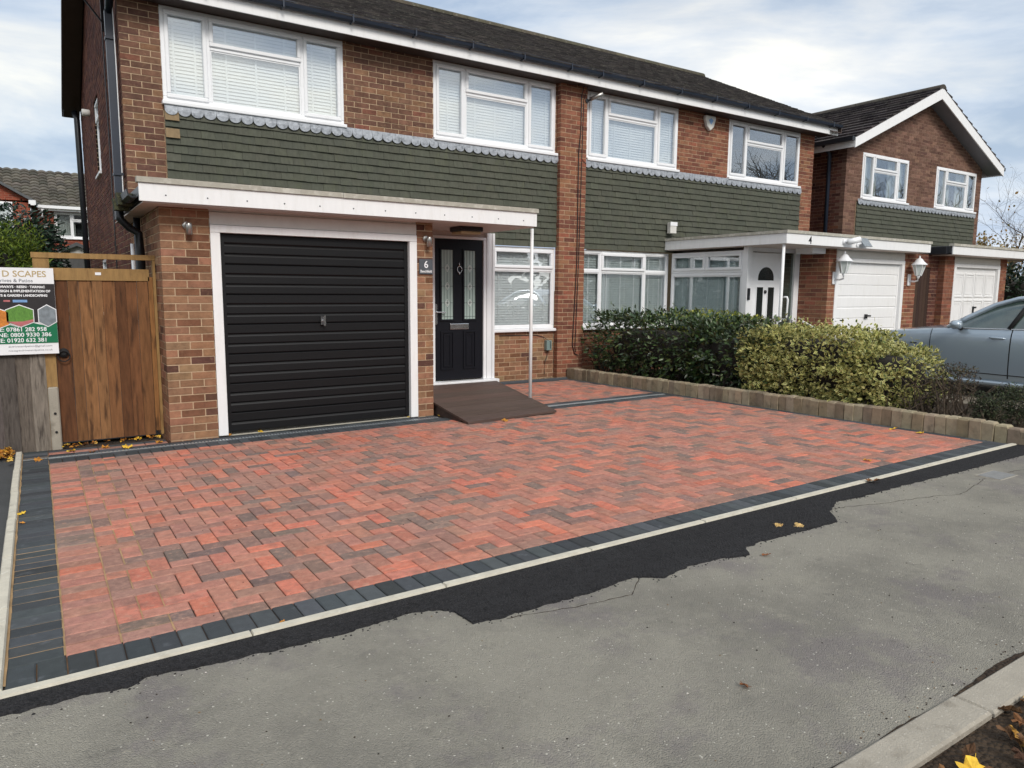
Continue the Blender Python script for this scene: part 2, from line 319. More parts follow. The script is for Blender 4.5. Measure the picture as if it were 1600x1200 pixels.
# ---------------------------------------------------------------- brickwork
PAL6 = [(S(156, 117, 90), 3), (S(144, 109, 85), 3), (S(131, 95, 74), 3), (S(117, 80, 60), 2), (S(80, 55, 51), 1.0), (S(160, 114, 92), 1.2), (S(150, 124, 94), 1)]
PALU = [(S(125, 94, 78), 3), (S(114, 83, 69), 3), (S(101, 74, 64), 2), (S(90, 64, 58), 1.1), (S(142, 108, 82), 2.2), (S(134, 84, 71), .5)]
PAL4 = [(S(142, 96, 76), 3), (S(130, 84, 67), 3), (S(108, 68, 58), 2), (S(148, 106, 80), 1.6), (S(152, 92, 74), .9)]
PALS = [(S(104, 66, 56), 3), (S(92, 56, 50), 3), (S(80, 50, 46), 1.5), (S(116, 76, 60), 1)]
PAL2 = [(S(120, 92, 80), 3), (S(110, 83, 72), 3), (S(98, 73, 64), 2), (S(128, 99, 85), 1.5)]
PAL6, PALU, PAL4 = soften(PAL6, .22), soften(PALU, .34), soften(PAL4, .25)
class Brick:
    def __init__(s): s.b = []; s.core = MB()
    def wall(s, axis, face, sgn, u0, u1, z0, z1, holes=(), pal=PALU, c0=False, c1=False, ulim=None, vis=1., coreback=.11):
        """axis 'x': runs along X at y=face; axis 'y': runs along Y at x=face; depth goes to face+sgn"""
        H, LN, J, D = .075, .225, .010, .1025
        def bxs(a, b, p, q, d0, d1):
            f0, f1 = sorted((face+sgn*d0, face+sgn*d1))
            return (a, b, f0, f1, p, q) if axis == 'x' else (f0, f1, a, b, p, q)
        r0, r1 = math.floor(z0/H+1e-6), math.ceil(z1/H-1e-6)
        for r in range(r0, r1):
            za, zb = max(z0, r*H), min(z1, r*H+H-J)
            if zb-za < .012: continue
            lo, hi = (u0, u1) if ulim is None else ulim(zb)
            lo, hi = max(lo, u0), min(hi, u1)
            if hi-lo < .03: continue
            odd = r % 2; u = u0+(0 if not odd else -.1125)
            if c0 == 2: u = u0+(.1125 if odd else 0.)-(0 if odd else 0); 
            first = True
            while u < hi-.01:
                a, b = max(u, lo), min(u+LN-J, hi)
                if b-a > .018:
                    dep = D
                    if c0 and first and axis == 'x' and c0 != 2: dep = D if not odd else .215
                    for q in [(a, b, za, zb)]:
                        rr = [q]
                        for h in holes: rr = [k for z in rr for k in rsub(z, h)]
                        for k in rr:
                            if k[1]-k[0] > .018 and k[3]-k[2] > .015:
                                jd = R.uniform(-.0025, .0015)
                                s.b.append((bxs(k[0], k[1], k[2], k[3], jd, dep), pick(pal), vis))
                    first = False
                u += LN
        rr = [(u0+.004, u1-.004, z0, z1)]
        for h in holes: rr = [k for z in rr for k in rsub(z, h)]
        if ulim is None:
            for k in rr: s.core.box(*bxs(k[0], k[1], k[2], k[3], .0045, coreback))
        else:
            st = [z0+(z1-z0)*i/24 for i in range(25)]
            for i in range(24):
                l0, h0 = ulim(st[i]); l1, h1 = ulim(st[i+1]); l0, l1 = max(l0, u0)+.004, max(l1, u0)+.004; h0, h1 = min(h0, u1)-.004, min(h1, u1)-.004
                if h1 <= l1: h1 = l1 = (l1+h1)/2
                P = [(l0, st[i]), (h0, st[i]), (h1, st[i+1]), (l1, st[i+1])]
                if not any(hh[2] < st[i+1] and hh[3] > st[i] for hh in holes):
                    s.core.prism(P, *sorted((face+sgn*.0045, face+sgn*coreback)), axis='y' if axis == 'x' else 'x')
                else:
                    rr = [(max(l0, l1), min(h0, h1), st[i], st[i+1])]
                    for h in holes: rr = [k for z in rr for k in rsub(z, h)]
                    for k in rr: s.core.box(*bxs(k[0], k[1], k[2], k[3], .0045, coreback))
    def build(s, house, mort='mortar', nsingle=300):
        mk('wall', s.core, mort, house)
        order = sorted(range(len(s.b)), key=lambda i: -area_px(s.b[i][0])*s.b[i][2])
        single = set(order[:nsingle]); mb = MB(); me = unit_mesh('brick', UC, 'brick_o')
        for i, (b, c, _) in enumerate(s.b):
            if i in single: inst('brick', me, house, ((b[0]+b[1])/2, (b[2]+b[3])/2, (b[4]+b[5])/2), (b[1]-b[0], b[3]-b[2], b[5]-b[4]), (0, 0, 0), c)
            else: mb.box(*b, c)
        if mb.f: mk('brickwork', mb, 'brick_a', house, fix=False, kind='stuff')

def tile_hanging(house, x0, x1, z0, z1, y, nsingle=300, pal=None, exp=.104, w=.165, odd=()):
    pal = pal or [(S(82, 84, 73), 3), (S(79, 81, 71), 3), (S(86, 88, 76), 1), (S(75, 78, 69), 1)]
    bx('tile_batten', 'mortar', house, x0, x1, y-.02, y+.05, z0, z1)
    mb = MB(); items = []
    r = 0; z = z0
    while z < z1-.02:
        h = min(exp+.02, z1-z); u = x0-(w/2 if r % 2 else 0)
        while u < x1-.005:
            a, b = max(u, x0)+.001, min(u+w, x1)-.001
            if b-a > .02: items.append((a, b, z+R.uniform(-.003, .003), h, R.uniform(-.003, .004), tuple(.5*(a_+b_) for a_, b_ in zip(pick(pal), pal[0][0])) if not ((r, len(items)) in odd) else S(150, 120, 80)))
            u += w
        z += exp; r += 1
    def tv(a, b, zz, h, t):
        f = y-.050-t
        return [(a, f, zz), (b, f, zz), (b, f+.016, zz), (a, f+.016, zz), (a, f+.024, zz+h), (b, f+.024, zz+h), (b, f+.036, zz+h), (a, f+.036, zz+h)]
    FS = [(3, 2, 1, 0), (4, 5, 6, 7), (0, 1, 5, 4), (1, 2, 6, 5), (2, 3, 7, 6), (3, 0, 4, 7)]
    order = sorted(range(len(items)), key=lambda i: -area_px((items[i][0], items[i][1], y, y, items[i][2], items[i][2]+exp)))[:nsingle]
    sing = set(order); cache = {}
    for i, (a, b, zz, h, t, c) in enumerate(items):
        if i in sing:
            key = 'tile_unit'
            if key not in UM:
                um = MB(); um.add([(-.5, 0, 0), (.5, 0, 0), (.5, .016, 0), (-.5, .016, 0), (-.5, .024, 1), (.5, .024, 1), (.5, .036, 1), (-.5, .036, 1)], FS); UM[key] = um.mesh('tile', 'tile_o')
            inst('tile', UM[key], house, ((a+b)/2, y-.050-t, zz), (b-a, 1, h), (0, 0, R.uniform(-.008, .008)), c)
        else: mb.add(tv(a, b, zz, h, t), FS, c)
    if mb.f: mk('tile_hanging', mb, 'tile_a', house, fix=False, kind='stuff')

def lead_scallops(house, x0, x1, ztop, zs, y, pitch=.15):
    """cut lead flashing in sheets about 1.2 m long, its lower edge in half rounds"""
    n = int(round((x1-x0)/pitch)); p = (x1-x0)/n; i = 0
    while i < n:
        k = min(8, n-i); mb = MB()
        for j in range(k):
            a = x0+(i+j)*p; tilt = R.uniform(-.006, .004); m = 10; rr = p/2
            top = [(a, y-.05, ztop), (a+p, y-.05, ztop)]
            arc = [(a+rr+rr*.97*math.cos(math.pi+math.pi*q/m), y-.062+tilt*(1 if 0 < q < m else .2), zs-rr*.78*abs(math.sin(math.pi*q/m))) for q in range(m+1)]
            vs = top[:1]+arc+top[1:]; back = [(v[0], v[1]+.003, v[2]) for v in vs]; L_ = len(vs)
            mb.add(vs+back, [tuple(range(L_)), tuple(range(L_, 2*L_))[::-1]]+[(q, (q+1) % L_, L_+(q+1) % L_, L_+q) for q in range(L_)])
        mk('lead_flashing', mb, 'lead', house); i += k

def window(house, kind, face, u0, u1, z0, z1, cols, blind='slat', name='window', fw_=.055, sill=.10, depth=.16, flip=False, backd=.34, blind_mat='blind', tapes=2, curtain_gap=0):
    """window in a wall; kind 'x' faces -Y at y=face, 'y' faces -X at x=face. cols: list of (share, transom share from the top or None, opener-below, opener-above)"""
    def T(mb, a, b, d0, d1, p, q):
        if kind == 'x': mb.box(a, b, face+d0, face+d1, p, q)
        else: mb.box(face+d0, face+d1, a, b, p, q)
    fr_ = MB(); zf0 = z0+(.05 if sill else 0); d0, d1 = .0, .07
    edges = [u0]; tot = sum(c[0] for c in cols)
    for c in cols: edges.append(edges[-1]+(u1-u0)*c[0]/tot)
    T(fr_, u0, u1, d0, d1, zf0, zf0+fw_); T(fr_, u0, u1, d0, d1, z1-fw_, z1)
    for i, e_ in enumerate(edges):
        a = e_ if i == 0 else (e_-fw_ if i == len(edges)-1 else e_-fw_/2); T(fr_, a, a+fw_, d0-.001*(i % 2), d1-.002, zf0+fw_, z1-fw_)
    cells = []
    for i, c in enumerate(cols):
        a = edges[i]+(fw_ if i == 0 else fw_/2); b = edges[i+1]-(fw_ if i == len(cols)-1 else fw_/2)
        if c[1]:
            zt = z1-(z1-zf0)*c[1]; T(fr_, a, b, d0+.001, d1-.001, zt-fw_/2, zt+fw_/2)
            cells += [(a, b, zf0+fw_, zt-fw_/2, c[2]), (a, b, zt+fw_/2, z1-fw_, c[3])]
        else: cells.append((a, b, zf0+fw_, z1-fw_, c[2]))
    w = mk(name, fr_, 'upvc', house)
    md = w.modifiers.new('bevel', 'BEVEL'); md.width = .006; md.segments = 1
    for (a, b, p, q, op) in cells:
        if op:
            sm = MB(); t = .05; o_ = .03; g = .012; aa, bb, pp, qq = a-g, b+g, p-g, q+g
            T(sm, aa, bb, -.022, .04, pp, pp+t); T(sm, aa, bb, -.022, .04, qq-t, qq); T(sm, aa, aa+t, -.021, .039, pp+t, qq-t); T(sm, bb-t, bb, -.021, .039, pp+t, qq-t)
            s_ = mk('sash', sm, 'upvc', w); md = s_.modifiers.new('bevel', 'BEVEL'); md.width = .008; md.segments = 1
            gm = MB(); T(gm, aa+t-.004, bb-t+.004, .012, .016, pp+t-.004, qq-t+.004); mk('pane', gm, 'glass', w)
        else:
            bd = MB(); t = .014; T(bd, a, b, .012, .03, p, p+t); T(bd, a, b, .012, .03, q-t, q); T(bd, a, a+t, .013, .029, p+t, q-t); T(bd, b-t, b, .013, .029, p+t, q-t); mk('bead', bd, 'upvc', w)
            gm = MB(); T(gm, a+t-.004, b-t+.004, .02, .024, p+t-.004, q-t+.004); mk('pane', gm, 'glass', w)
    if sill:
        sm = MB(); T(sm, u0-.02, u1+.02, -.07, .06, z0, z0+.048); s_ = mk('sill', sm, 'upvc', w); md = s_.modifiers.new('bevel', 'BEVEL'); md.width = .01; md.segments = 2
    rm = MB(); a, b, p, q = u0+.01, u1-.01, zf0+.005, z1-.005; D0, D1 = .075, backd
    def V(u, d, z): return (u, face+d, z) if kind == 'x' else (face+d, u, z)
    rm.add([V(a, D0, p), V(b, D0, p), V(b, D0, q), V(a, D0, q), V(a, D1, p), V(b, D1, p), V(b, D1, q), V(a, D1, q)], [(4, 5, 6, 7), (0, 1, 5, 4), (1, 2, 6, 5), (2, 3, 7, 6), (3, 0, 4, 7)])
    mk('room', rm, 'room' if blind != 'slat' else 'blind_grey', w, fix=False)
    if blind == 'slat':
        bm_ = MB(); zz = zf0+.05; pitch = .043
        while zz < z1-.05:
            for (a, b) in [(edges[i]+.02, edges[i+1]-.02) for i in range(len(cols))]:
                dz = .0205
                vs = [V(a, .085, zz-dz), V(b, .085, zz-dz), V(b, .100, zz+dz), V(a, .100, zz+dz), V(a, .083, zz-dz+.001), V(b, .083, zz-dz+.001), V(b, .098, zz+dz+.001), V(a, .098, zz+dz+.001)]
                bm_.add(vs, [(0, 1, 2, 3), (4, 5, 6, 7), (0, 1, 5, 4), (2, 3, 7, 6)])
            zz += pitch
        bo = mk('venetian_blind', bm_, blind_mat, w, fix=False)
        tm = MB()
        for i in range(len(cols)):
            a, b = edges[i], edges[i+1]; nt_ = max(1, int(round((b-a)/.36)))
            for k in range(nt_):
                cu = a+(b-a)*(k+.62)/(nt_+.2); T(tm, cu-.012, cu+.012, .0795, .0815, zf0+.04, z1-.04)
        mk('ladder_tape', tm, 'blind', w)
    elif blind == 'curtain':
        cm = MB(); W_ = u1-u0
        for (a, b) in ((u0+.03, u0+W_*(.42-curtain_gap)), (u1-W_*(.34-curtain_gap), u1-.03)):
            n = max(8, int((b-a)/.02)); pts = [(a+(b-a)*i/n, .15+.02*math.sin(i*1.9)+.008*math.sin(i*.7)) for i in range(n+1)]
            vs = [V(u, d, zf0+.03) for u, d in pts]+[V(u, d, z1-.03) for u, d in pts]; cm.add(vs, [(i, i+1, n+2+i, n+1+i) for i in range(n)])
        mk('curtain', cm, 'curtain', w, fix=False)
    elif blind == 'roller':
        cm = MB(); T(cm, u0+.03, u1-.03, .09, .094, zf0+.02, z1-.02); mk('roller_blind', cm, 'obscure_blind', w)
        cm = MB()
        for k in (.28, .78): T(cm, u0+(u1-u0)*k, u0+(u1-u0)*k+.03, .082, .088, zf0+.03, z1-.03)
        mk('blind_chain', cm, 'blind_grey', w)
    return w

def gable_roof_tiles(mb, x0, x1, ye, ze, yr, zr, w, exp, pal, th=.018, lift=.02):
    """tiles on one slope whose eaves run along X"""
    d = Vector((0, yr-ye, zr-ze)); Ls = d.length; d.normalize(); nrm = Vector((0, -d.z, d.y)) if yr > ye else Vector((0, d.z, -d.y))
    r = 0; s = -.04
    while s < Ls-.03:
        u = x0-(w/2 if r % 2 else 0)
        while u < x1-.01:
            a, b = max(u, x0)+.001, min(u+w, x1)-.001
            if b-a > .03:
                l0 = lift+R.uniform(-.004, .005); p0 = Vector((0, ye, ze))+d*(s+R.uniform(-.004, .004)); p1 = Vector((0, ye, ze))+d*min(s+exp+.03, Ls)
                f0, f1 = p0+nrm*l0, p1+nrm*.004; g0 = p0+nrm*(l0-th)
                mb.add([(a, f0.y, f0.z), (b, f0.y, f0.z), (b, f1.y, f1.z), (a, f1.y, f1.z), (a, g0.y, g0.z), (b, g0.y, g0.z)], [(0, 1, 2, 3), (4, 5, 1, 0), (0, 3, 4), (1, 5, 2)], pick(pal))
            u += w
        s += exp; r += 1
def slab_roof(mb, pts):  # quad underlay
    mb.add(pts, [(0, 1, 2, 3)])

# ------------------------------------------------------------------ the ground
def gz(x, y):
    x = min(max(x, -4), 18); y = min(max(y, -9), 4)
    return -.0204+.004*x-.0158*y
TILT = (math.atan(-.0158), -math.atan(.004), 0)
def sheet(name, mat, poly, h, nx=1, **k):
    mb = MB(); mb.add([(x, y, gz(x, y)+h) for x, y in poly], [tuple(range(len(poly)))]); o = mk(name, mb, mat, fix=False); tag(o, kind='structure'); return o
def grid(name, mat, x0, x1, y0, y1, h, nx=8, ny=8):
    mb = MB(); vs = [(x0+(x1-x0)*i/nx, y0+(y1-y0)*j/ny) for j in range(ny+1) for i in range(nx+1)]
    mb.add([(x, y, gz(x, y)+h) for x, y in vs], [(j*(nx+1)+i, j*(nx+1)+i+1, (j+1)*(nx+1)+i+1, (j+1)*(nx+1)+i) for j in range(ny) for i in range(nx)])
    return tag(mk(name, mb, mat, fix=False), kind='structure')
mb = MB(); xs = [-900, -60, -4, 0, 18, 60, 900]; ys = [-900, -60, -9, -4, 0, 4, 60, 900]
mb.add([(x, y, gz(x, y)-.09) for y in ys for x in xs], [(j*7+i, j*7+i+1, (j+1)*7+i+1, (j+1)*7+i) for j in range(7) for i in range(6)])
tag(mk('ground', mb, 'grass_ground', fix=False), kind='structure')

# pavement, tarmac, kerb, verge, road, gardens
grid('pavement', 'asphalt_old', -30, 45, -6.55, -4.70, .0, 30, 4)
grid('neighbour_drive', 'tarmac_neighbour', -5, -1.27, -4.70, .36, -.012, 6, 6)
grid('verge', 'soil', -30, 45, -9.3, -6.67, -.012, 30, 4)
grid('road', 'road_asphalt', -60, 80, -16, -9.4, -.06, 14, 4)
grid('garden_bed', 'soil', 6.77, 8.75, -4.70, 2.4, .05, 4, 12)
grid('concrete_drive', 'concrete_slab', 8.75, 14.4, -4.70, 2.4, .0, 4, 6)
grid('front_drive', 'concrete_slab', 14.404, 24, -4.70, 2.5, -.004, 4, 6)
grid('fence_foot', 'soil', -3.5, -.02, .2, .62, -.03, 6, 2)
grid('side_path', 'tarmac_neighbour', -.99, -.01, .62, 10, -.01, 2, 4)
kb = MB(); kb.box(-30, 45, -6.66, -6.56, -.3, gz(0, -6.6)-.03)
kerb = tag(mk('kerb', kb, 'kerb_concrete'), kind='structure')
ks = unit_mesh('kerb_stone', unit_block((.008, .07, .05)), 'kerb_concrete')
for i in range(-6, 14):
    xx = 1.59+.914*i; inst('kerb_stone', ks, kerb, (xx+.457+R.uniform(-.003, .003), -6.615+R.uniform(-.004, .004), gz(xx, -6.6)+.012+R.uniform(-.003, .003)), (.904, .13, .15), TILT)
# fresh tarmac strip with ragged edge
tar = [(-1.30, -4.82), (-1.11, -4.84), (-0.98, -4.83), (-0.84, -4.86), (-0.76, -4.81), (-0.55, -4.85), (-0.24, -4.88), (0.03, -4.89), (0.28, -4.86), (0.42, -4.91), (0.46, -4.98), (0.47, -5.11), (0.57, -5.13), (0.83, -5.13), (1.13, -5.14), (1.4, -5.11), (1.53, -5.2), (1.75, -5.16), (1.92, -5.17), (2.16, -5.23), (2.23, -5.14), (2.38, -5.12), (2.78, -5.14), (3.1, -5.15), (3.26, -4.99), (3.5, -4.88), (3.74, -4.91), (4.21, -4.9), (4.63, -4.91), (5.1, -4.93), (5.74, -4.93), (6.2, -4.94), (6.7, -4.94)]
pts = []
for i in range(len(tar)-1):
    a, b = Vector(tar[i]), Vector(tar[i+1]); n = max(2, int((b-a).length/.018))
    for k in range(n):
        p = a.lerp(b, k/n); q = mnoise.noise(Vector((p.x*14, p.y*14, 3)))*.016+mnoise.noise(Vector((p.x*45, p.y*45, 8)))*.010
        pts.append((p.x+R.uniform(-.003, .003), p.y+q))
mb = MB(); top = []
for (x_, y_) in pts: top.append([(x_, -4.702, gz(x_, -4.7)+.006), (x_, (y_-4.70)/2, gz(x_, -4.8)+.011+.003*mnoise.noise(Vector((x_*6, 1, 0)))), (x_, y_+.015, gz(x_, y_)+.008), (x_, y_, gz(x_, y_)-.004)])
mb.add([v for q in top for v in q], [(i*4+j, i*4+4+j, i*4+5+j, i*4+1+j) for i in range(len(top)-1) for j in range(3)])
tag(mk('tarmac_strip', mb, 'tarmac', fix=False), kind='structure')
mb = MB()                                                   # crumbs of tarmac scattered along the ragged edge
for i in range(240):
    p = R.choice(pts); x_ = p[0]+R.gauss(0, .02); y_ = p[1]-abs(R.gauss(0, .016)); s_ = R.uniform(.002, .006); z_ = gz(x_, y_)
    mb.add([(x_-s_, y_-s_*R.uniform(.6, 1.2), z_), (x_+s_*R.uniform(.6, 1.3), y_-s_*.8, z_), (x_+s_, y_+s_, z_), (x_-s_*.7, y_+s_*.9, z_), (x_+R.uniform(-.3, .3)*s_, y_, z_+s_*.9)], [(0, 1, 4), (1, 2, 4), (2, 3, 4), (3, 0, 4)])
tag(mk('tarmac_crumbs', mb, 'tarmac', fix=False), 'black tarmac crumbs scattered along the ragged patch edge', None, None, 'stuff')
mb = MB(); rr = random.Random(9)
for (pa, pb, w0) in (((.62, -5.14), (1.25, -5.26), .0022), ((1.25, -5.26), (1.42, -5.13), .0018), ((3.3, -4.95), (4.4, -5.25), .0022), ((4.4, -5.25), (5.05, -5.12), .002), ((5.4, -5.15), (6.6, -5.35), .003), ((5.4, -5.2), (5.9, -5.6), .0016)):
    a = Vector(pa); b = Vector(pb); n = int((b-a).length/.03); nr = Vector((-(b-a).y, (b-a).x)).normalized(); prev = None; off = 0
    for k in range(n+1):
        off += rr.gauss(0, .005); off *= .93; p = a.lerp(b, k/n)+nr*off; w_ = w0*rr.uniform(.4, 1.3); cur = [(p.x+nr.x*w_, p.y+nr.y*w_, gz(p.x, p.y)+.0012), (p.x-nr.x*w_, p.y-nr.y*w_, gz(p.x, p.y)+.0012)]
        if prev: mb.add(prev+cur[::-1], [(0, 1, 2, 3)])
        prev = cur
tag(mk('pavement_cracks', mb, 'soil', fix=False), 'thin dirt filled cracks across the old pavement', None, None, 'stuff')
mb = MB(); prev = None
for k in range(420):
    x_ = -.6+k*.018; w_ = .008+.03*max(0, mnoise.noise(Vector((x_*2.3, 0, 4)))+.25)+.006*mnoise.noise(Vector((x_*22, 0, 7))); cur = [(x_, -6.552, gz(x_, -6.55)+.004), (x_, -6.552+max(.003, w_), gz(x_, -6.54)+.0015)]
    if prev: mb.add([prev[0], cur[0], cur[1], prev[1]], [(0, 1, 2, 3)])
    prev = cur
tag(mk('kerb_dirt', mb, 'soil', fix=False), 'line of dirt gathered along the kerb at the pavement edge', None, None, 'stuff')
# concrete edgings: front and left
def edging(name, segs, w, h):
    o = MB(); o.box(segs[0][0], segs[0][0]+.01, segs[0][1], segs[0][1]+.01, -.3, -.2); root = tag(mk(name, o, 'concrete'), kind='structure')
    return root
ed = MB(); ed.box(-1.26, 6.66, -4.69, -4.66, -.25, -.02); edge = tag(mk('edging', ed, 'concrete'), kind='structure')
em = unit_mesh('edging_stone', unit_block((.004, .12, .08)), 'concrete')
for i, (a, b) in enumerate([(-1.272, -.36), (-.356, .555), (.559, 1.47), (1.474, 2.385), (2.389, 3.30), (3.304, 4.14), (4.146, 5.06), (5.064, 5.975), (5.979, 6.66)]):
    inst('edging_stone', em, edge, ((a+b)/2, -4.676+R.uniform(-.002, .002), gz((a+b)/2, -4.68)+.014+R.uniform(-.002, .003)), (b-a, .05, .14), TILT)
el = unit_mesh('edging_stone_side', unit_block((.12, .004, .08)), 'concrete')
for i in range(6):
    a = -4.648+i*.815; b = min(a+.811, .22); inst('edging_stone', el, edge, (-1.246+R.uniform(-.002, .002), (a+b)/2, gz(-1.2, (a+b)/2)+.022), (.05, b-a, .14), TILT)
mb = MB()
for i in range(60):
    y0 = -4.6+i*.08; w0, w1 = .008+.010*abs(mnoise.noise(Vector((0, y0*4, 1)))), .008+.010*abs(mnoise.noise(Vector((0, (y0+.08)*4, 1))))
    mb.add([(-1.221, y0, gz(-1.2, y0)+.004), (-1.221+w0, y0, gz(-1.2, y0)+.002), (-1.221+w1, y0+.08, gz(-1.2, y0+.08)+.002), (-1.221, y0+.08, gz(-1.2, y0+.08)+.004)], [(0, 1, 2, 3)])
tag(mk('sand_line', mb, 'edge_sand', fix=False), 'line of kiln dried sand left along the edging', None, None, 'stuff')

# driveway: sand bed + blocks
bed = MB(); bed.add([(x_, y_, gz(x_, y_)-.0085) for x_, y_ in [(-1.22, -4.655), (6.662, -4.655), (6.662, 2.22), (4.34, 2.22), (4.34, .2), (2.89, .2), (2.89, .03), (-.02, .03), (-.02, .3), (-1.22, .3)]], [tuple(range(10))])
drive = tag(mk('driveway', bed, 'joint_sand', fix=False), kind='structure')
REDP = [(S(206, 120, 97), 1.5), (S(194, 124, 104), 2.6), (S(181, 125, 108), 3.6), (S(168, 123, 108), 3.4), (S(154, 120, 108), 2.6), (S(132, 112, 103), 1.5), (S(118, 110, 103), .9), (S(102, 100, 97), .3)]
REDP = soften(REDP, .24)
CHP = [(S(70, 74, 77), 3), (S(64, 68, 71), 3), (S(78, 82, 85), 2), (S(58, 61, 63), 1)]
red, char = [], []
G = .0026
def rb(lst, x0, x1, y0, y1, pal, clip=None):
    if clip: x0, x1, y0, y1 = max(x0, clip[0]), min(x1, clip[1]), max(y0, clip[2]), min(y1, clip[3])
    if x1-x0 > .02 and y1-y0 > .02: lst.append((x0+G, x1-G, y0+G, y1-G, pick(pal)))
def herring(x0, x1, y0, y1):
    nx, ny = int((x1-x0)/.1)+2, int((y1-y0)/.1)+2
    for i in range(-2, nx):
        for j in range(-2, ny):
            k = (i-j) % 4; X, Y = x0+i*.1, y0+j*.1
            if k == 0: rb(red, X, X+.2, Y, Y+.1, REDP, (x0, x1, y0, y1))
            elif k == 2: rb(red, X, X+.1, Y-.1, Y+.1, REDP, (x0, x1, y0, y1))
herring(-.82, 6.56, -4.35, -.40); herring(4.54, 6.56, .02, 2.10)
y_ = -4.45
while y_ < -.42: rb(red, -1.02, -.82, y_, min(y_+.1, -.40), REDP); y_ += .1
x_ = -.82
while x_ < 6.54: rb(red, x_, min(x_+.2, 6.56), -4.45, -4.35, REDP); x_ += .2
x_ = -1.217
while x_ < 6.64: rb(char, x_, min(x_+.1, 6.66), -4.65, -4.45, CHP); x_ += .1
y_ = -4.45
while y_ < .2: 
    if not (-.24 < y_ < -.12): rb(char, -1.217, -1.02, y_, y_+.1, CHP)
    y_ += .1
x_ = -1.02
while x_ < 6.54:
    if not (3.1 < x_ < 4.1): rb(char, x_, min(x_+.1, 6.56), -.40, -.205, CHP)
    x_ += .1
y_ = -4.45
while y_ < 2.2: rb(char, 6.56, 6.66, y_, min(y_+.2, 2.2), CHP); y_ += .2
x_ = -1.02
while x_ < 2.88: rb(char, x_, min(x_+.2, 2.89), -.08, .015, CHP); x_ += .2
x_ = -1.02
while x_ < -.05: rb(red, x_, min(x_+.2, -.02), .015, .115, REDP); rb(char, x_, min(x_+.2, -.02), .115, .215, CHP); x_ += .2
for (a, b, c_, d_) in ((4.34, 6.56, -.08, .02), (4.34, 6.56, 2.10, 2.20)):
    x_ = a
    while x_ < b-.02: rb(char, x_, min(x_+.2, b), c_, d_, CHP); x_ += .2
y_ = .02
while y_ < 2.08: rb(char, 4.34, 4.54, y_, min(y_+.1, 2.10), CHP); y_ += .1
def lay(lst, name, mat, n=300):
    order = sorted(range(len(lst)), key=lambda i: -area_px((lst[i][0], lst[i][1], lst[i][2], lst[i][3], 0, 0)))[:n]; sg = set(order); mb = MB()
    for i, (x0, x1, y0, y1, c) in enumerate(lst):
        cx, cy = (x0+x1)/2, (y0+y1)/2; z = gz(cx, cy)+.002+R.uniform(-.001, .0015)+.0012*mnoise.noise(Vector((cx*1.1, cy*1.1, 0))); tx, ty = TILT[0]+R.uniform(-.008, .008), TILT[1]+R.uniform(-.008, .008)
        w, d = x1-x0, y1-y0
        if i in sg:
            key = (name, round(w, 2), round(d, 2)); me = unit_mesh(str(key), unit_block((.006/w, .006/d, .075)), mat+'_o')
            inst(name, me, drive, (cx, cy, z), (w, d, .06), (tx, ty, R.uniform(-.006, .006)), c)
        else:
            u = unit_block((.006/w, .006/d, .075)); mb.add([(cx+v[0]*w, cy+v[1]*d, z+v[2]*.06+v[1]*d*math.tan(tx)-v[0]*w*math.tan(ty)) for v in u.v], u.f, c)
    if mb.f: mk(name+'s', mb, mat+'_a', drive, fix=False, kind='stuff')
lay(red, 'paving_block', 'paver'); lay(char, 'border_block', 'charcoal')
mb = MB(); mb.add([(x_, y_, gz(x_, y_)-.0016) for x_, y_ in [(-1.22, -4.44), (-1.021, -4.44), (-1.021, .2), (-1.22, .2)]], [(0, 1, 2, 3)]); mb.add([(x_, y_, gz(x_, y_)-.0024) for x_, y_ in [(-1.0205, -4.44), (-.6, -4.44), (-.6, -.42), (-1.0205, -.42)]], [(0, 1, 2, 3)]); mk('jointing_sand', mb, 'edge_sand', drive, fix=False)
# drain channels
dr = thing('drain_channel', (.85, -.14, gz(.85, -.14)), 'slotted metal drain channel across the front of the black garage door', 'drain')
mb = MB()
for (a, b) in ((-1.217, 2.90),):
    vs = []
    for xx in (a, b): vs += [(xx, -.203, gz(xx, -.2)-.05), (xx, -.203, gz(xx, -.2)+.0), (xx, -.168, gz(xx, -.2)+.0), (xx, -.168, gz(xx, -.2)-.09), (xx, -.112, gz(xx, -.2)-.09), (xx, -.112, gz(xx, -.2)), (xx, -.082, gz(xx, -.2)), (xx, -.082, gz(xx, -.2)-.05)]
    mb.add(vs, [(i, i+1, 8+i+1, 8+i) for i in range(7)])
mk('channel_body', mb, 'charcoal_a' if False else 'slate_plate', dr, fix=False)
mb = MB(); nst = 128
for i in range(nst):
    xx = -1.21+i*(4.1/nst); z_ = gz(xx, -.14)+.001; mb.box(xx, xx+.017, -.166, -.114, z_-.012, z_)
mb.box(-1.21, 2.89, -.168, -.158, gz(0, -.14)-.012, gz(-1.2, -.14)+.0); mb.box(-1.21, 2.89, -.122, -.112, gz(0, -.14)-.012, gz(-1.2, -.14)+.0)
mk('grating', mb, 'galv', dr, kind='stuff')
d2 = thing('drain_channel', (5.4, -.16, gz(5.4, -.16)), 'plain silver slot drain beside the wooden ramp and the low block wall', 'drain')
mb = MB()
vs = []
for xx in (4.22, 6.56): vs += [(xx, -.205, gz(xx, -.2)-.03), (xx, -.205, gz(xx, -.2)+.003), (xx, -.150, gz(xx, -.2)+.003), (xx, -.150, gz(xx, -.2)-.03)]
mb.add(vs, [(0, 1, 5, 4), (1, 2, 6, 5), (2, 3, 7, 6)]); mk('slot_cover', mb, 'galv', d2, fix=False)
mb = MB(); vs = []
for xx in (4.22, 6.56): vs += [(xx, -.150, gz(xx, -.1)-.001), (xx, -.08, gz(xx, -.1)-.001)]
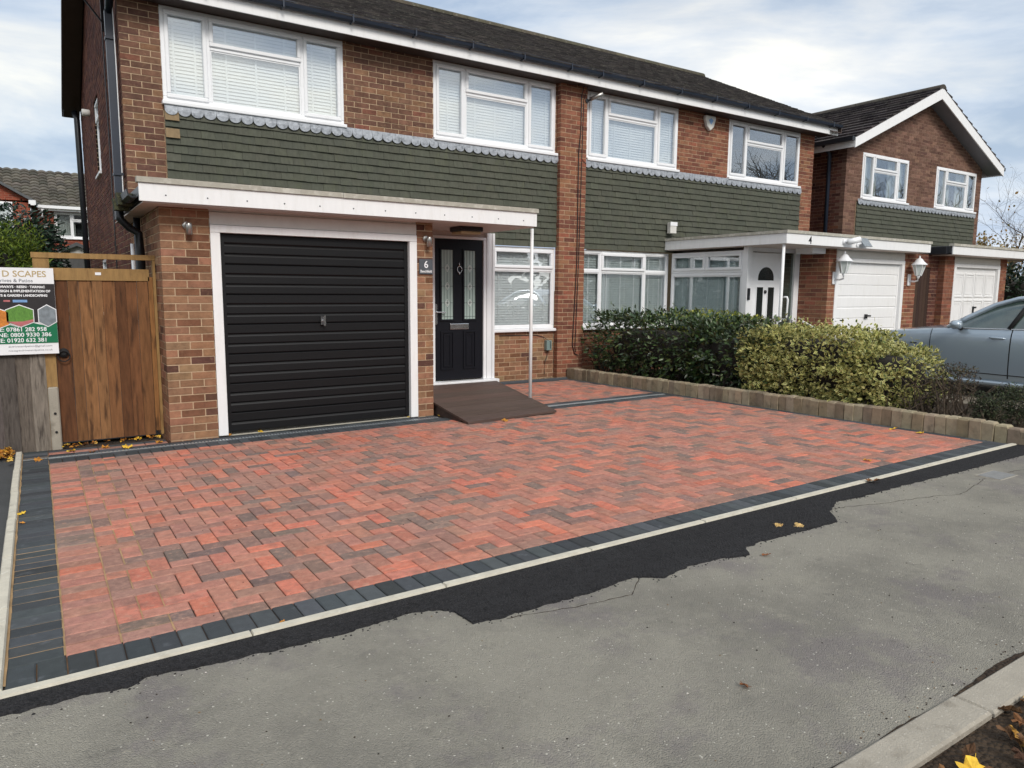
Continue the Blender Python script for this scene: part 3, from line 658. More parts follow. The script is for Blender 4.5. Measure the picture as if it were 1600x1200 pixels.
mb.add(vs, [(0, 1, 3, 2)]); mk('channel_body', mb, 'slate_plate', d2, fix=False)
# garage threshold, gravel strip and its kerb
sheet('garage_threshold', 'concrete', [(.46, .017), (2.68, .017), (2.68, .2), (.46, .2)], .006)
sheet('gravel_strip', 'gravel', [(4.34, 2.26), (6.62, 2.26), (6.62, 2.46), (4.34, 2.46)], .015)
mb = MB(); mb.box(4.345, 6.62, 2.205, 2.262, -.2, gz(5.4, 2.2)+.035); tag(mk('edging_kerb', mb, 'slate_plate'), kind='structure')
mb = MB()
for i in range(420):
    x_, y_ = R.uniform(4.4, 6.6), R.uniform(2.27, 2.43); s_ = R.uniform(.005, .012); z_ = gz(x_, y_)+.014; c = pick([(S(168, 150, 118), 2), (S(140, 118, 88), 2), (S(196, 184, 160), 1), (S(110, 98, 84), 1)])
    mb.add([(x_-s_, y_-s_, z_), (x_+s_, y_-s_*.8, z_), (x_+s_*.9, y_+s_, z_), (x_-s_, y_+s_*.9, z_), (x_, y_, z_+s_)], [(0, 1, 4), (1, 2, 4), (2, 3, 4), (3, 0, 4)], c)
tag(mk('gravel', mb, 'brick_a', fix=False), 'loose tan gravel under the ground floor window of number six', None, None, 'stuff')
# inspection cover in the pavement
cv = thing('utility_cover', (5.24, -5.16, gz(5.24, -5.16)), 'small grey rectangular utility cover set in the pavement at far right', 'utility cover')
bx('cover_frame', 'kerb_concrete', cv, 5.07, 5.37, -5.235, -5.045, gz(5.2, -5.1)-.05, gz(5.2, -5.1)+.003); pm('cover_iron', S(126, 126, 124), .7, .15, 30, .3, 90); bx('lid', 'cover_iron', cv, 5.085, 5.355, -5.22, -5.06, gz(5.2, -5.1)-.04, gz(5.2, -5.1)+.006)

# ------------------------------------------------------------------ house number six
M = 6.77
H6 = thing('brick_house', (3.3, 2.4, 0), 'brown brick house with black garage door and black front door, number six', 'house')
B = Brick()
B.wall('x', 0, 1, 0, .449, -.12, 2.275, pal=PAL6, c0=True)
B.wall('x', 0, 1, 2.686, 2.893, -.12, 2.275, pal=PAL6)
B.wall('y', 2.893, -1, .1125, .9, -.12, 2.262, pal=PAL6, vis=0)
B.wall('y', 0, 1, .1125, 2.44, -.12, 2.275, pal=PAL6, c0=2, vis=.9)
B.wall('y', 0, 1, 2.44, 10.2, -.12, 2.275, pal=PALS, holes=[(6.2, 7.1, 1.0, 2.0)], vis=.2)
RE, RZ, RYR, RZR = 2.02, 5.10, 6.1, 7.05; SL = (RZR-RZ)/(RYR-RE)
def gl(z): return (2.5425, 10.18) if z < 5.0 else (2.5425 if False else max(2.5425, RE+(z-RZ)/SL), min(10.18, 2*RYR-RE-(z-RZ)/SL))
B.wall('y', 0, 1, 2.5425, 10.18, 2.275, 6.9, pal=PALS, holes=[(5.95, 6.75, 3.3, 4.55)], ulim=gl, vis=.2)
W1 = (.448, 2.762, 3.731, 4.90); W2 = (4.164, 6.448, 3.731, 4.90)
B.wall('x', 2.44, 1, 0, .449, 2.275, 4.92, pal=PALU, c0=True)
B.wall('x', 2.44, 1, .449, 6.48, 3.66, 4.92, holes=[W1, W2], pal=PALU)
B.wall('x', 2.33, 1, 6.48, 7.04, -.12, 4.92, pal=PAL4)
B.wall('x', 2.44, 1, 4.34, 6.48, -.12, .80, pal=PAL6)
B.build(H6)
tile_hanging(H6, .449, 6.48, 2.225, 3.66, 2.44, odd={(10, 9999)})
for k in (0, 1): # two odd buff tiles at the left end
    o = inst('tile', UM['tile_unit'], H6, (.53, 2.44-.070, 3.545-.208*k), (.16, 1, .115), (0, 0, 0), S(136, 116, 88)); o['label'] = 'buff coloured odd tile'
lead_scallops(H6, .449, 6.48, 3.745, 3.668, 2.44)
C3 = [(.54, None, True, False), (1.18, .36, False, True), (.57, None, True, False)]
window(H6, 'x', 2.435, *W1, C3); window(H6, 'x', 2.435, *W2, C3)
window(H6, 'x', 2.44, 5.20, 6.478, .80, 2.21, [(1, .27, False, True)], blind_mat='blind')
window(H6, 'y', .03, 5.95, 6.75, 3.3, 4.55, [(1, .3, False, True)], blind='curtain'); window(H6, 'y', .03, 6.2, 7.1, 1.0, 2.0, [(1, None, True, False)], blind='curtain')
def house_roof(H, x0, x1, lv, rv):
    mb = MB(); slab_roof(mb, [(x0, RE, RZ), (x1, RE, RZ), (x1, RYR, RZR), (x0, RYR, RZR)]); slab_roof(mb, [(x0, 2*RYR-RE, RZ), (x1, 2*RYR-RE, RZ), (x1, RYR, RZR), (x0, RYR, RZR)])
    rf = mk('roof', mb, 'soffit_brown', H, fix=False)
    pal = [(S(70, 67, 67), 3), (S(78, 75, 74), 2), (S(60, 58, 58), 2), (S(90, 86, 82), .7)]
    mb = MB(); gable_roof_tiles(mb, x0, x1, RE, RZ, RYR, RZR, .165, .10, pal); gable_roof_tiles(mb, x0, x1, 2*RYR-RE, RZ, RYR, RZR, .165, .2, pal); mk('roof_tiles', mb, 'rooftile_a', rf, fix=False, kind='stuff')
    xx = x0
    while xx < x1-.02:
        e_ = min(xx+.45, x1); mb = MB(); prof = [(RYR+.13*math.cos(a), RZR-.035+.105*math.sin(a)) for a in [math.pi*i/6 for i in range(7)]]; mb.prism(prof, xx+.003, e_-.003, 'x', jit(S(84, 80, 68), .15)); mk('ridge_tile', mb, 'rooftile_a', rf); xx = e_
    bx('soffit', 'soffit_brown', H, x0+.05, x1-.05 if rv else x1, 2.12, 2.45, 4.905, 4.92)
    bx('fascia', 'white_paint', H, x0, x1, 2.098, 2.12, 4.89, 5.065)
    g = MB(); pr = [(2.098, 5.105), (2.095, 5.06), (2.07, 5.03), (2.035, 5.025), (2.0, 5.045), (1.985, 5.085), (1.985, 5.11), (1.99, 5.11), (1.994, 5.085), (2.008, 5.052), (2.037, 5.034), (2.066, 5.038), (2.088, 5.064), (2.091, 5.105)]
    g.prism(pr, x0, x1, 'x'); xx = x0+.3
    while xx < x1: g.box(xx, xx+.022, 1.978, 2.10, 5.018, 5.03); g.box(xx, xx+.022, 1.976, 1.986, 5.02, 5.115); xx += .92
    mk('gutter', g, 'navy_pipe', H)
    for side, on in ((x0, lv), (x1, rv)):
        if not on: continue
        s0, s1 = (side-.012, side+.012)
        mb = MB()
        for (ya, yb) in ((RE, RYR), (2*RYR-RE, RYR)): mb.prism([(ya, RZ-.17), (yb, RZR-.17), (yb, RZR), (ya, RZ)], s0, s1, 'x')
        mk('bargeboard', mb, 'soffit_brown', H)
        mb = MB(); inn = side+.30 if side == x0 else side-.30
        for (ya, yb) in ((RE, RYR), (2*RYR-RE, RYR)): mb.prism([(ya, RZ-.175), (yb, RZR-.175), (yb, RZR-.16), (ya, RZ-.16)], *sorted((side+(.013 if inn > side else -.013), inn)), axis='x')
        mk('verge_soffit', mb, 'soffit_brown', H)
    return rf
house_roof(H6, -.32, M, True, False)
# downpipe on the front corner, rear soil pipe and cables on the gable wall
mb = MB(); mb.box(-.12, -.035, 2.62, 2.71, 2.42, 4.78); 
for z_ in (2.86, 4.45): mb.box(-.128, -.02, 2.60, 2.73, z_, z_+.03)
mk('downpipe', mb, 'navy_pipe', H6)
mb = MB(); mb.tube([(-.07, 2.66, 4.76), (-.07, 2.5, 4.9), (-.1, 2.2, 4.99), (-.1, 2.06, 5.03)], .045, 10); mk('swan_neck', mb, 'navy_pipe', H6, True)
mb = MB(); mb.tube([(-.13, 9.9, 5.0), (-.09, 9.85, 4.85), (-.07, 9.8, -.05)], .055, 10); mk('downpipe', mb, 'black_plastic', H6, True)
mb = MB(); mb.tube([(-.035, 2.58, 4.95), (-.03, 2.60, 4.2), (-.035, 2.615, 2.6)], .006, 6); mk('cable', mb, 'upvc', H6)
mb = MB(); mb.tube([(-.02, 4.2, 5.6), (-.015, 4.22, 3.5), (-.02, 4.2, .4)], .008, 6); mk('cable', mb, 'black_plastic', H6)
mb = MB(); mb.lathe([(.05, 0), (.06, -.02), (.06, -.12), (.05, -.13)], 0, 7.6, 4.55, 12, axis='x'); mk('boiler_flue', mb, 'old_white', H6, True)
mb = MB(); mb.box(-.05, -.005, 3.9, 3.93, 4.9, 5.5); mb.tube([(-.3, 3.9, 5.35), (-.03, 3.9, 5.0)], .012, 6); mk('aerial_bracket', mb, 'black_plastic', H6)
# flat garage roof and canopy
def flat_roof(H, x0, x1, gutter_left=False, side_left=False, side_right=True, screws=0, yb=2.40):
    bx('flat_roof', 'shed_roof', H, x0+.05, x1-.03, -.24, yb, 2.30, 2.445)
    fa = bx('canopy_fascia', 'white_paint', H, x0, x1, -.282, -.257, 2.272, 2.435, bev=.003)
    bx('canopy_soffit', 'ceiling_panel', H, x0+.03, x1-.03, -.256, yb, 2.262, 2.272)
    mb = MB(); 
    mb.box(x0-.015, x0+1.9, -.30, -.2, 2.437, 2.486); mb.box(x0+1.903, x1+.012, -.303, -.2, 2.436, 2.485)
    if side_left: mb.box(x0-.018, x0+.08, -.199, yb, 2.438, 2.484)
    if side_right: mb.box(x1-.08, x1+.014, -.199, yb, 2.438, 2.484)
    mk('roof_edge_trim', mb, 'roof_trim', H)
    if side_right: bx('canopy_fascia', 'white_paint', H, x1-.024, x1+.001, -.256, yb, 2.273, 2.434)
    if side_left: bx('canopy_fascia', 'white_paint', H, x0-.001, x0+.024, -.256, yb, 2.273, 2.434)
    for i in range(screws):
        xx = x0+.27+i*(x1-x0-.42)/(screws-1)-.05; mb = MB(); mb.lathe([(.007, 0), (.007, -.004), (.003, -.006)], xx, -.282, 2.335, 8, axis='y'); mk('screw', mb, 'slate_plate', fa)
    return fa
flat_roof(H6, -.19, 4.18, screws=12)
bx('side_fascia', 'black_plastic', H6, -.165, -.145, -.255, 2.40, 2.30, 2.43)
mb = MB(); pr = [(-.17, 2.40), (-.172, 2.335), (-.20, 2.305), (-.24, 2.30), (-.275, 2.32), (-.285, 2.375), (-.275, 2.375), (-.265, 2.33), (-.235, 2.312), (-.2, 2.316), (-.182, 2.34), (-.18, 2.40)]
mb.prism(pr, -.22, 1.05, 'y'); mk('gutter', mb, 'black_plastic', H6)
mb = MB(); mb.prism([(-.165, 2.40), (-.17, 2.29), (-.3, 2.29), (-.315, 2.40)], .35, .52, 'y'); mb.prism([(-.165, 2.38), (-.17, 2.27), (-.3, 2.27), (-.315, 2.38)], .72, .86, 'y'); mk('gutter_joint', mb, 'moss_gutter', H6)
mb = MB(); mb.tube([(-.235, .98, 2.32), (-.235, .98, 2.2), (-.16, .98, 2.12), (-.07, .98, 2.06), (-.06, .98, 1.9), (-.06, .98, -.02)], .04, 10); mk('downpipe', mb, 'black_plastic', H6, True)
mb = MB(); mb.tube([(-.05, 1.28, 2.25), (-.05, 1.28, .0)], .035, 10); mk('waste_pipe', mb, 'black_plastic', H6, True)
mb = MB(); mb.tube([(-.04, 1.9, 2.0), (-.04, 1.9, .0)], .022, 8); mk('waste_pipe', mb, 'upvc', H6, True)
# garage door
def garage_frame(H, x0, x1):
    bx('door_frame', 'white_paint', H, x0, x0+.092, -.012, .10, .0, 2.04, bev=.004); bx('door_frame', 'white_paint', H, x1-.092, x1, -.012, .10, .0, 2.04, bev=.004)
    bx('header_board', 'white_paint', H, x0, x1, -.012, .10, 2.042, 2.115, bev=.004); bx('header_board', 'old_white', H, x0, x1, .0, .10, 2.118, 2.24, bev=.003); bx('header_board', 'old_white', H, x0, x1, .012, .10, 2.243, 2.272, bev=.003)
def ribbed_door(H, x0, x1, mat, z0=.015, z1=2.04, y=.045, pitch=.098, bold=1.):
    g = bx('garage_door', mat, H, x0+.001, x1-.001, y+.02, y+.05, z0, z1)
    mb = MB(); mb.box(x0, x0+.045, y, y+.021, z0, z1); mb.box(x1-.045, x1, y, y+.021, z0, z1); mk('door_stile', mb, mat, g)
    n = int((z1-z0)/pitch); p = (z1-z0)/n
    for i in range(n):
        a = z0+i*p; d = .010*bold; st = .3 if i % 3 == 1 else 1.
        mb = MB(); mb.prism([(y+.021, a+.0005), (y+.013, a+.002), (y+.008-.003*st, a+.010), (y+.004, a+.016), (y+.004, a+p-.016*st-.006), (y+.008, a+p-.010*st-.003), (y+.016, a+p-.002), (y+.021, a+p-.0005)], x0+.046, x1-.046, 'x'); mk('panel', mb, mat, g)
    return g
garage_frame(H6, .449, 2.686); gd = ribbed_door(H6, .541, 2.594, 'garage_black')
mb = MB(); mb.box(1.545, 1.60, .015, .045, 1.11, 1.20); mb.lathe([(.014, -.03), (.014, 0)], 1.575, .02, 1.155, 10, axis='y'); mb.box(1.565, 1.585, -.025, -.008, 1.10, 1.21); mk('handle', mb, 'chrome', gd)
# porch: front wall, frame, door
PY = .90
bx('porch_wall', 'white_paint', H6, 2.90, 3.33, PY+.02, PY+.1, .0, 2.262); bx('porch_panel', 'ceiling_panel', H6, 3.33, 4.30, PY+.02, PY+.1, 2.19, 2.262)
bx('porch_side', 'white_paint', H6, 4.26, 4.34, PY+.12, 2.36, -.05, 2.262); bx('porch_step', 'concrete', H6, 2.90, 4.33, PY-.02, PY+.4, -.15, .19)
mb = MB(); mb.box(3.33, 3.372, PY-.02, PY+.08, .27, 2.17); mb.box(4.119, 4.165, PY-.02, PY+.08, .27, 2.17); mb.box(3.33, 4.165, PY-.02, PY+.08, 2.166, 2.20); mk('door_frame', mb, 'upvc', H6)
mb = MB(); mb.box(4.168, 4.205, PY-.03, PY+.1, .27, 2.262); mb.box(4.208, 4.250, PY-.022, PY+.1, .27, 2.262); mb.box(4.253, 4.290, PY-.034, PY+.1, .27, 2.262); mk('frame_post', mb, 'upvc', H6)
bx('door_sill', 'upvc', H6, 2.95, 4.335, PY-.10, PY+.08, .192, .268, bev=.008)
def leaf_door(H, x0, x1, z0, z1, y, mat):
    d = bx('front_door', mat, H, x0+.003, x1-.003, y, y+.05, z0+.003, z1-.003, bev=.003); return d
dx0, dx1, dz0, dz1 = 3.372, 4.119, .285, 2.165
D6 = leaf_door(H6, dx0, dx1, dz0, dz1, PY+.0, 'black_door')
def ring(mb, x0, x1, z0, z1, y, t, d):
    mb.box(x0, x1, y-d, y+.002, z0, z0+t); mb.box(x0, x1, y-d, y+.002, z1-t, z1); mb.box(x0, x0+t, y-d, y+.002, z0+t, z1-t); mb.box(x1-t, x1, y-d, y+.002, z0+t, z1-t)
pm('frosted', S(168, 186, 180), .25, .05, 6, .15, 60); pm('lead_came', S(70, 76, 76), .5, .05, 6, 0); pm('bevel_glass', S(222, 230, 226), .12, .05, 6, 0, spec=.8)
for a in (.107, .452):
    x0, x1, z0, z1 = dx0+a-.003, dx0+a+.172, dz1-1.063, dz1-.144
    mb = MB(); ring(mb, x0-.022, x1+.022, z0-.022, z1+.022, PY, .024, .014); mk('moulding', mb, 'black_door', D6)
    mb = MB(); mb.box(x0, x1, PY-.003, PY+.002, z0, z1); mk('glass_panel', mb, 'frosted', D6)
    mb = MB(); cx = (x0+x1)/2
    for k in (-.045, 0, .045): mb.box(cx+k-.0025, cx+k+.0025, PY-.0055, PY-.003, z0, z1)
    for f in (.26, .52, .76, .96): mb.box(x0, x1, PY-.0052, PY-.003, z1-(z1-z0)*f-.0025, z1-(z1-z0)*f+.0025)
    mk('leading', mb, 'lead_came', D6)
    mb = MB()
    for f in (.26, .52, .76):
        zc = z1-(z1-z0)*f
        for s_ in (1, .62):
            w_, h_ = .034*s_, .05*s_; t_ = .006
            for (p, q) in (((-w_, 0), (0, h_)), ((0, h_), (w_, 0)), ((w_, 0), (0, -h_)), ((0, -h_), (-w_, 0))):
                nx_, nz_ = (q[1]-p[1]), -(q[0]-p[0]); l_ = math.hypot(nx_, nz_); nx_, nz_ = nx_/l_*t_/2, nz_/l_*t_/2
                mb.prism([(cx+p[0]-nx_, zc+p[1]-nz_), (cx+q[0]-nx_, zc+q[1]-nz_), (cx+q[0]+nx_, zc+q[1]+nz_), (cx+p[0]+nx_, zc+p[1]+nz_)], PY-.008, PY-.003, 'y')
    mk('bevelled_diamond', mb, 'bevel_glass', D6)
    mb = MB(); ring(mb, x0-.012, x1+.012, dz0+.14, dz0+.66, PY, .022, .013); ring(mb, x0+.03, x1-.03, dz0+.18, dz0+.62, PY, .02, .009); mk('lower_panel', mb, 'black_door', D6)
mb = MB(); mb.box(dx0+.23, dx0+.52, PY-.016, PY, dz1-1.20, dz1-1.12); lb = mk('letterbox', mb, 'chrome', D6); md = lb.modifiers.new('bevel', 'BEVEL'); md.width = .008; md.segments = 3
mb = MB(); cz = dz1-.40; ccx = dx0+.372
mb.tube([(ccx+.036*math.cos(a), PY-.018, cz+.04*math.sin(a)) for a in [2*math.pi*i/20 for i in range(21)]], .006, 8); mb.tube([(ccx, PY-.012, cz+.04), (ccx, PY-.012, cz+.10)], [.010, .003], 8); mb.lathe([(.012, 0), (.012, -.02)], ccx, PY, cz-.055, 10, axis='y'); mk('knocker', mb, 'chrome', D6, True)
mb = MB(); mb.box(dx0+.008, dx0+.038, PY-.012, PY, dz1-1.13, dz1-.86); mb.tube([(dx0+.023, PY-.012, dz1-.965), (dx0+.023, PY-.045, dz1-.965), (dx0+.145, PY-.048, dz1-.968)], .009, 8); mk('handle', mb, 'chrome', D6)
# canopy post
pst = MB(); pst.tube([(4.235, -.10, gz(4.2, -.1)-.02), (4.235, -.10, 2.262)], .021, 14); mk('canopy_post', pst, 'white_paint', H6, True)

# ramp
rp = thing('ramp', (3.57, 0, gz(3.5, -.7)), 'dark brown wooden access ramp leading up to the black front door', 'ramp')
def rz(y): return gz(3.5, -.7)+.034+.134*(y+.74)
npk = 8; YL0, YR0, YB = -.785, -.70, .79
for i in range(npk):
    f0, f1 = i/npk, (i+1)/npk; mb = MB(); g = .002
    def q(f, side, g_): y = (YL0 if side == 0 else YR0)+(YB-(YL0 if side == 0 else YR0))*f+g_; return ((2.922 if side == 0 else 4.215+.06*f), y, rz(y))
    a, b, c_, d_ = q(f0, 0, g), q(f0, 1, g), q(f1, 1, -g), q(f1, 0, -g); dz = R.uniform(-.0008, .0008)
    mb.add([(v[0], v[1], v[2]+dz-.024) for v in (a, b, c_, d_)]+[(v[0], v[1], v[2]+dz) for v in (a, b, c_, d_)], [(3, 2, 1, 0), (4, 5, 6, 7), (0, 1, 5, 4), (1, 2, 6, 5), (2, 3, 7, 6), (3, 0, 4, 7)]); mk('plank', mb, 'ramp_wood', rp).color = (*jit(S(86, 68, 60), .16), 1)
mb = MB()
for xx in (2.935, 4.19): mb.prism([(-.60, gz(3, -.6)), (YB-.02, gz(3, .6)), (YB-.02, rz(YB-.02)-.026), (-.60, rz(-.6)-.026)], xx, xx+.03, 'x')
mk('side_skirt', mb, 'ramp_wood', rp).color = (*S(66, 52, 46), 1)

# things fixed on number six
def wall_light(x, z, label):
    t = thing('wall_light', (x, 0, z), label, 'wall light', 'steel spot lights on the garage piers')
    mb = MB(); mb.lathe([(.038, 0), (.038, -.018), (.03, -.022)], x, -.001, z+.035, 16, axis='y'); mk('back_plate', mb, 'steel', t, True)
    mb = MB(); mb.tube([(x, -.02, z+.035), (x, -.06, z+.03)], .012, 8); mb.lathe([(.030, -.055), (.031, .04), (.026, .055), (.012, .06)], x+.012, -.075, z, 16); mk('lamp_body', mb, 'steel', t, True)
wall_light(.235, 2.06, 'brushed steel down light on the brick pier beside the wooden gate'); wall_light(2.80, 2.045, 'brushed steel down light on the narrow brick pier by the black front door')
t = thing('house_number_plate', (2.80, -.01, 1.75), 'grey slate house number plate reading six beside the black front door', 'number plate')
bx('plate', 'slate_plate', t, 2.712, 2.888, -.014, -.004, 1.675, 1.848, bev=.002); text('numeral', '6', 'sign_white', t, 2.80, -.0145, 1.748, .115, 'CENTER', bold=.001); text('lettering', 'Beechfield', 'sign_white', t, 2.80, -.0145, 1.694, .042, 'CENTER', bold=.0006, sx=.86)
t = thing('porch_lamp', (3.47, .25, 2.262), 'black square bulkhead lamp under the canopy of number six', 'lamp')
bx('housing', 'black_plastic', t, 3.30, 3.62, .06, .34, 2.205, 2.261, bev=.01); bx('diffuser', 'sign_gold', t, 3.32, 3.60, .08, .32, 2.175, 2.206, bev=.008)
t = thing('meter_box', (6.33, 2.40, .47), 'small grey green cable box on the low wall under the window', 'cable box')
bx('box', 'meter_green', t, 6.28, 6.385, 2.36, 2.438, .47, .64, bev=.006)
mb = MB(); mb.tube([(6.34, 2.42, .47), (6.33, 2.42, .36), (6.29, 2.42, .28), (6.28, 2.42, .06)], .006, 6); mb.tube([(5.35, 2.43, .745), (6.1, 2.43, .735), (6.25, 2.43, .7), (6.35, 2.355, .62), (6.36, 2.36, .5)], .006, 6); mk('cable', mb, 'black_plastic', t)
t = thing('cable', (6.86, 2.32, .3), 'pair of black cables running down the brick party pier', 'cable')
mb = MB(); mb.tube([(6.905, 2.2, 5.05), (6.9, 2.315, 4.75), (6.90, 2.316, 4.2), (6.86, 2.316, 3.8), (6.865, 2.316, 2.0), (6.80, 2.316, .55), (6.85, 2.314, .40), (6.93, 2.31, .36)], .008, 6); mk('drop_cable', mb, 'black_plastic', t)
mb = MB(); mb.tube([(6.99, 2.18, 5.08), (6.95, 2.315, 4.7), (6.93, 2.316, 3.72), (7.02, 2.316, 3.66)], .006, 6); mb.tube([(6.93, 2.316, 3.7), (6.905, 2.316, 2.0), (6.86, 2.316, .5), (6.88, 2.314, .42)], .006, 6); mk('drop_cable', mb, 'black_plastic', t)
t = thing('security_camera', (7.14, 2.3, 4.75), 'small silver bullet camera under the eaves on the party pier', 'camera')
mb = MB(); mb.tube([(7.08, 2.30, 4.72), (7.22, 2.14, 4.80)], .035, 12); mk('camera_body', mb, 'steel', t, True); mb = MB(); mb.tube([(7.02, 2.33, 4.69), (7.10, 2.28, 4.72)], .018, 8); mb.lathe([(.035, 0), (.035, -.02)], 7.02, 2.33, 4.69, 12, axis='y'); mk('bracket', mb, 'black_plastic', t)

# ------------------------------------------------------------------ house number four (the other half of the pair)
H4 = thing('brick_house', (10.2, 2.4, 0), 'brown brick house with white garage door and white porch, number four', 'house')
B = Brick(); XR = 2*M
W3 = (7.12, 9.32, 3.731, 4.90); W4 = (10.746, 13.03, 3.731, 4.90)
B.wall('x', 2.44, 1, 7.04, 13.09, 3.66, 4.92, holes=[W3, W4], pal=PAL4)
B.wall('x', 2.44, 1, 13.09, XR, 2.275, 4.92, pal=PAL4)
B.wall('x', 2.44, 1, 7.04, 9.20, -.12, .80, pal=PAL4, vis=.1)
B.wall('x', 0, 1, 10.647, 10.854, -.12, 2.275, pal=PAL4, c0=True); B.wall('x', 0, 1, 13.091, XR, -.12, 2.275, pal=PAL4)
B.wall('y', 10.647, 1, .1125, .66, -.12, 2.262, pal=PAL4, c0=2)
B.wall('y', XR, -1, .1125, 10.2, -.12, 2.275, pal=PAL4, vis=0)
B.wall('y', XR, -1, 2.5425, 10.18, 2.275, 6.9, pal=PAL4, ulim=gl, vis=0)
B.build(H4)
tile_hanging(H4, 7.04, 13.09, 2.225, 3.66, 2.44); lead_scallops(H4, 7.04, 13.09, 3.745, 3.668, 2.44)
C3b = [(.46, None, True, False), (1.20, .33, False, True), (.54, None, True, False)]
window(H4, 'x', 2.435, *W3, C3b, blind_mat='blind', tapes=0); window(H4, 'x', 2.435, *W4, C3, blind='none')
window(H4, 'x', 2.44, 7.043, 9.197, .80, 2.21, [(.45, .27, False, False), (1.05, .27, False, True), (.6, .27, False, False)], blind_mat='blind_grey')
window(H4, 'y', 9.2, .66, 2.36, .75, 1.83, [(1, None, False, False)], blind='roller', sill=.1)
window(H4, 'y', 9.2, .66, 2.36, 1.832, 2.21, [(1, None, True, False), (1, None, True, False)], blind='roller', sill=0)
bx('porch_corner', 'upvc', H4, 9.18, 9.26, .56, .655, -.05, 2.262); bx('porch_panel', 'upvc', H4, 9.19, 9.24, .66, 2.4, -.1, .748)
house_roof(H4, M, 13.86, False, True)
flat_roof(H4, 9.05, 13.46, side_left=True, side_right=False)
garage_frame(H4, 10.854, 13.091); gd = ribbed_door(H4, 10.946, 12.999, 'white_paint', pitch=.19, bold=1.3)
mb = MB(); mb.box(11.92, 11.975, .015, .045, 1.02, 1.10); mb.box(11.90, 12.03, -.02, .0, 1.055, 1.085); mk('handle', mb, 'black_plastic', gd)
P4 = .60
bx('porch_panel', 'upvc', H4, 9.27, 10.645, P4+.03, P4+.1, 2.19, 2.262); bx('door_sill', 'upvc', H4, 9.2, 10.64, P4-.06, P4+.08, .17, .24)
mb = MB(); mb.box(9.262, 9.33, P4-.02, P4+.08, .24, 2.19); mb.box(10.13, 10.20, P4-.02, P4+.08, .24, 2.19); mb.box(10.50, 10.64, P4-.02, P4+.08, .24, 2.19); mk('door_frame', mb, 'upvc', H4)
bx('sidelight', 'car_glass', H4, 10.20, 10.50, P4+.02, P4+.03, .24, 2.19)
D4 = leaf_door(H4, 9.33, 10.13, .25, 2.18, P4, 'upvc')
pm('dark_glass', S(34, 40, 40), .08, .2, 30, .25, 50, spec=.7)
def arch(x0, x1, z0, z1, n=14): cx, w_ = (x0+x1)/2, (x1-x0)/2; return [(x0, z0), (x1, z0)]+[(cx+w_*math.cos(math.pi*i/n), z0+(z1-z0)*(.15+.85*math.sin(math.pi*i/n))) for i in range(n+1)]
mb = MB(); mb.prism(arch(9.52, 9.94, 1.70, 1.93), P4-.006, P4+.002, 'y'); mk('fan_light', mb, 'dark_glass', D4)
for a in (9.49, 9.79):
    mb = MB(); mb.box(a, a+.17, P4-.006, P4+.002, 1.02, 1.58); mk('glass_panel', mb, 'dark_glass', D4); mb = MB(); ring(mb, a-.02, a+.19, 1.0, 1.60, P4, .02, .012); mk('moulding', mb, 'upvc', D4)
mb = MB(); mb.box(9.58, 9.86, P4-.012, P4, .80, .88); mk('letterbox', mb, 'sign_grey', D4)
mb = MB(); mb.box(10.03, 10.06, P4-.014, P4, .88, 1.10); mb.tube([(10.045, P4-.01, 1.06), (10.045, P4-.05, 1.06), (9.95, P4-.05, 1.06)], .01, 8); mk('handle', mb, 'chrome', D4)
mb = MB(); mb.lathe([(.03, 0), (.03, -.02), (.012, -.03)], 9.72, P4, 1.50, 12, axis='y'); mk('knocker', mb, 'black_plastic', D4)
bx('porch_lamp', 'upvc', H4, 10.22, 10.60, .05, .38, 2.17, 2.26)
pst = MB(); pst.tube([(9.10, -.2, 0), (9.10, -.2, 2.262)], .024, 12); mk('canopy_post', pst, 'white_paint', H4, True)
t = thing('doorbell', (9.22, .55, 1.45), 'black video doorbell on the white porch corner of number four', 'doorbell'); bx('body', 'black_plastic', t, 9.20, 9.25, .530, .558, 1.36, 1.56, bev=.006); bx('button', 'slate_plate', t, 9.212, 9.238, .526, .531, 1.40, 1.43)
mb = MB(); mb.tube([(9.16, -.2, 1.42), (9.16, -.27, 1.42), (9.155, -.29, 1.38), (9.145, -.29, 1.10), (9.15, -.27, 1.06), (9.15, -.2, 1.06)], .015, 8); tag(mk('grab_handle', mb, 'white_paint', None, True), 'white curved grab handle fixed to the porch post of number four', 'handle')
mb = MB(); mb.tube([(9.28, .50, .98), (9.5, .10, .86), (9.75, -.45, .66), (9.75, -.45, .0)], .02, 10); tag(mk('handrail', mb, 'white_paint', None, True), 'white handrail sloping down from the white front door', 'handrail')
mb = MB(); mb.tube([(10.60, .50, 1.02), (10.55, .40, .98), (10.55, -.35, .66), (10.55, -.8, .50), (10.55, -.8, .0)], .02, 10); tag(mk('handrail', mb, 'white_paint', None, True), 'white handrail sloping beside the brick side of the white garage', 'handrail')
t = thing('alarm_box', (10.13, 2.36, 4.72), 'white bell shaped alarm box between the upper windows of number four', 'alarm box')
mb = MB(); mb.prism([(9.99, 4.87), (10.27, 4.87), (10.275, 4.80), (10.22, 4.66), (10.13, 4.585), (10.04, 4.66), (9.985, 4.80)], 2.36, 2.437, 'y'); o = mk('cover', mb, 'old_white', t); md = o.modifiers.new('bevel', 'BEVEL'); md.width = .02; md.segments = 3
mb = MB(); mb.prism([(10.07, 4.78), (10.13, 4.82), (10.19, 4.78), (10.13, 4.70)], 2.352, 2.362, 'y'); mk('badge', mb, 'sign_blue', t)
t = thing('junction_box', (9.13, 2.32, 2.6), 'small white box on the tile hanging above the porch roof', 'box'); bx('box', 'old_white', t, 9.05, 9.21, 2.27, 2.36, 2.58, 2.78, bev=.008); bx('lid', 'upvc', t, 9.04, 9.22, 2.262, 2.271, 2.72, 2.79)
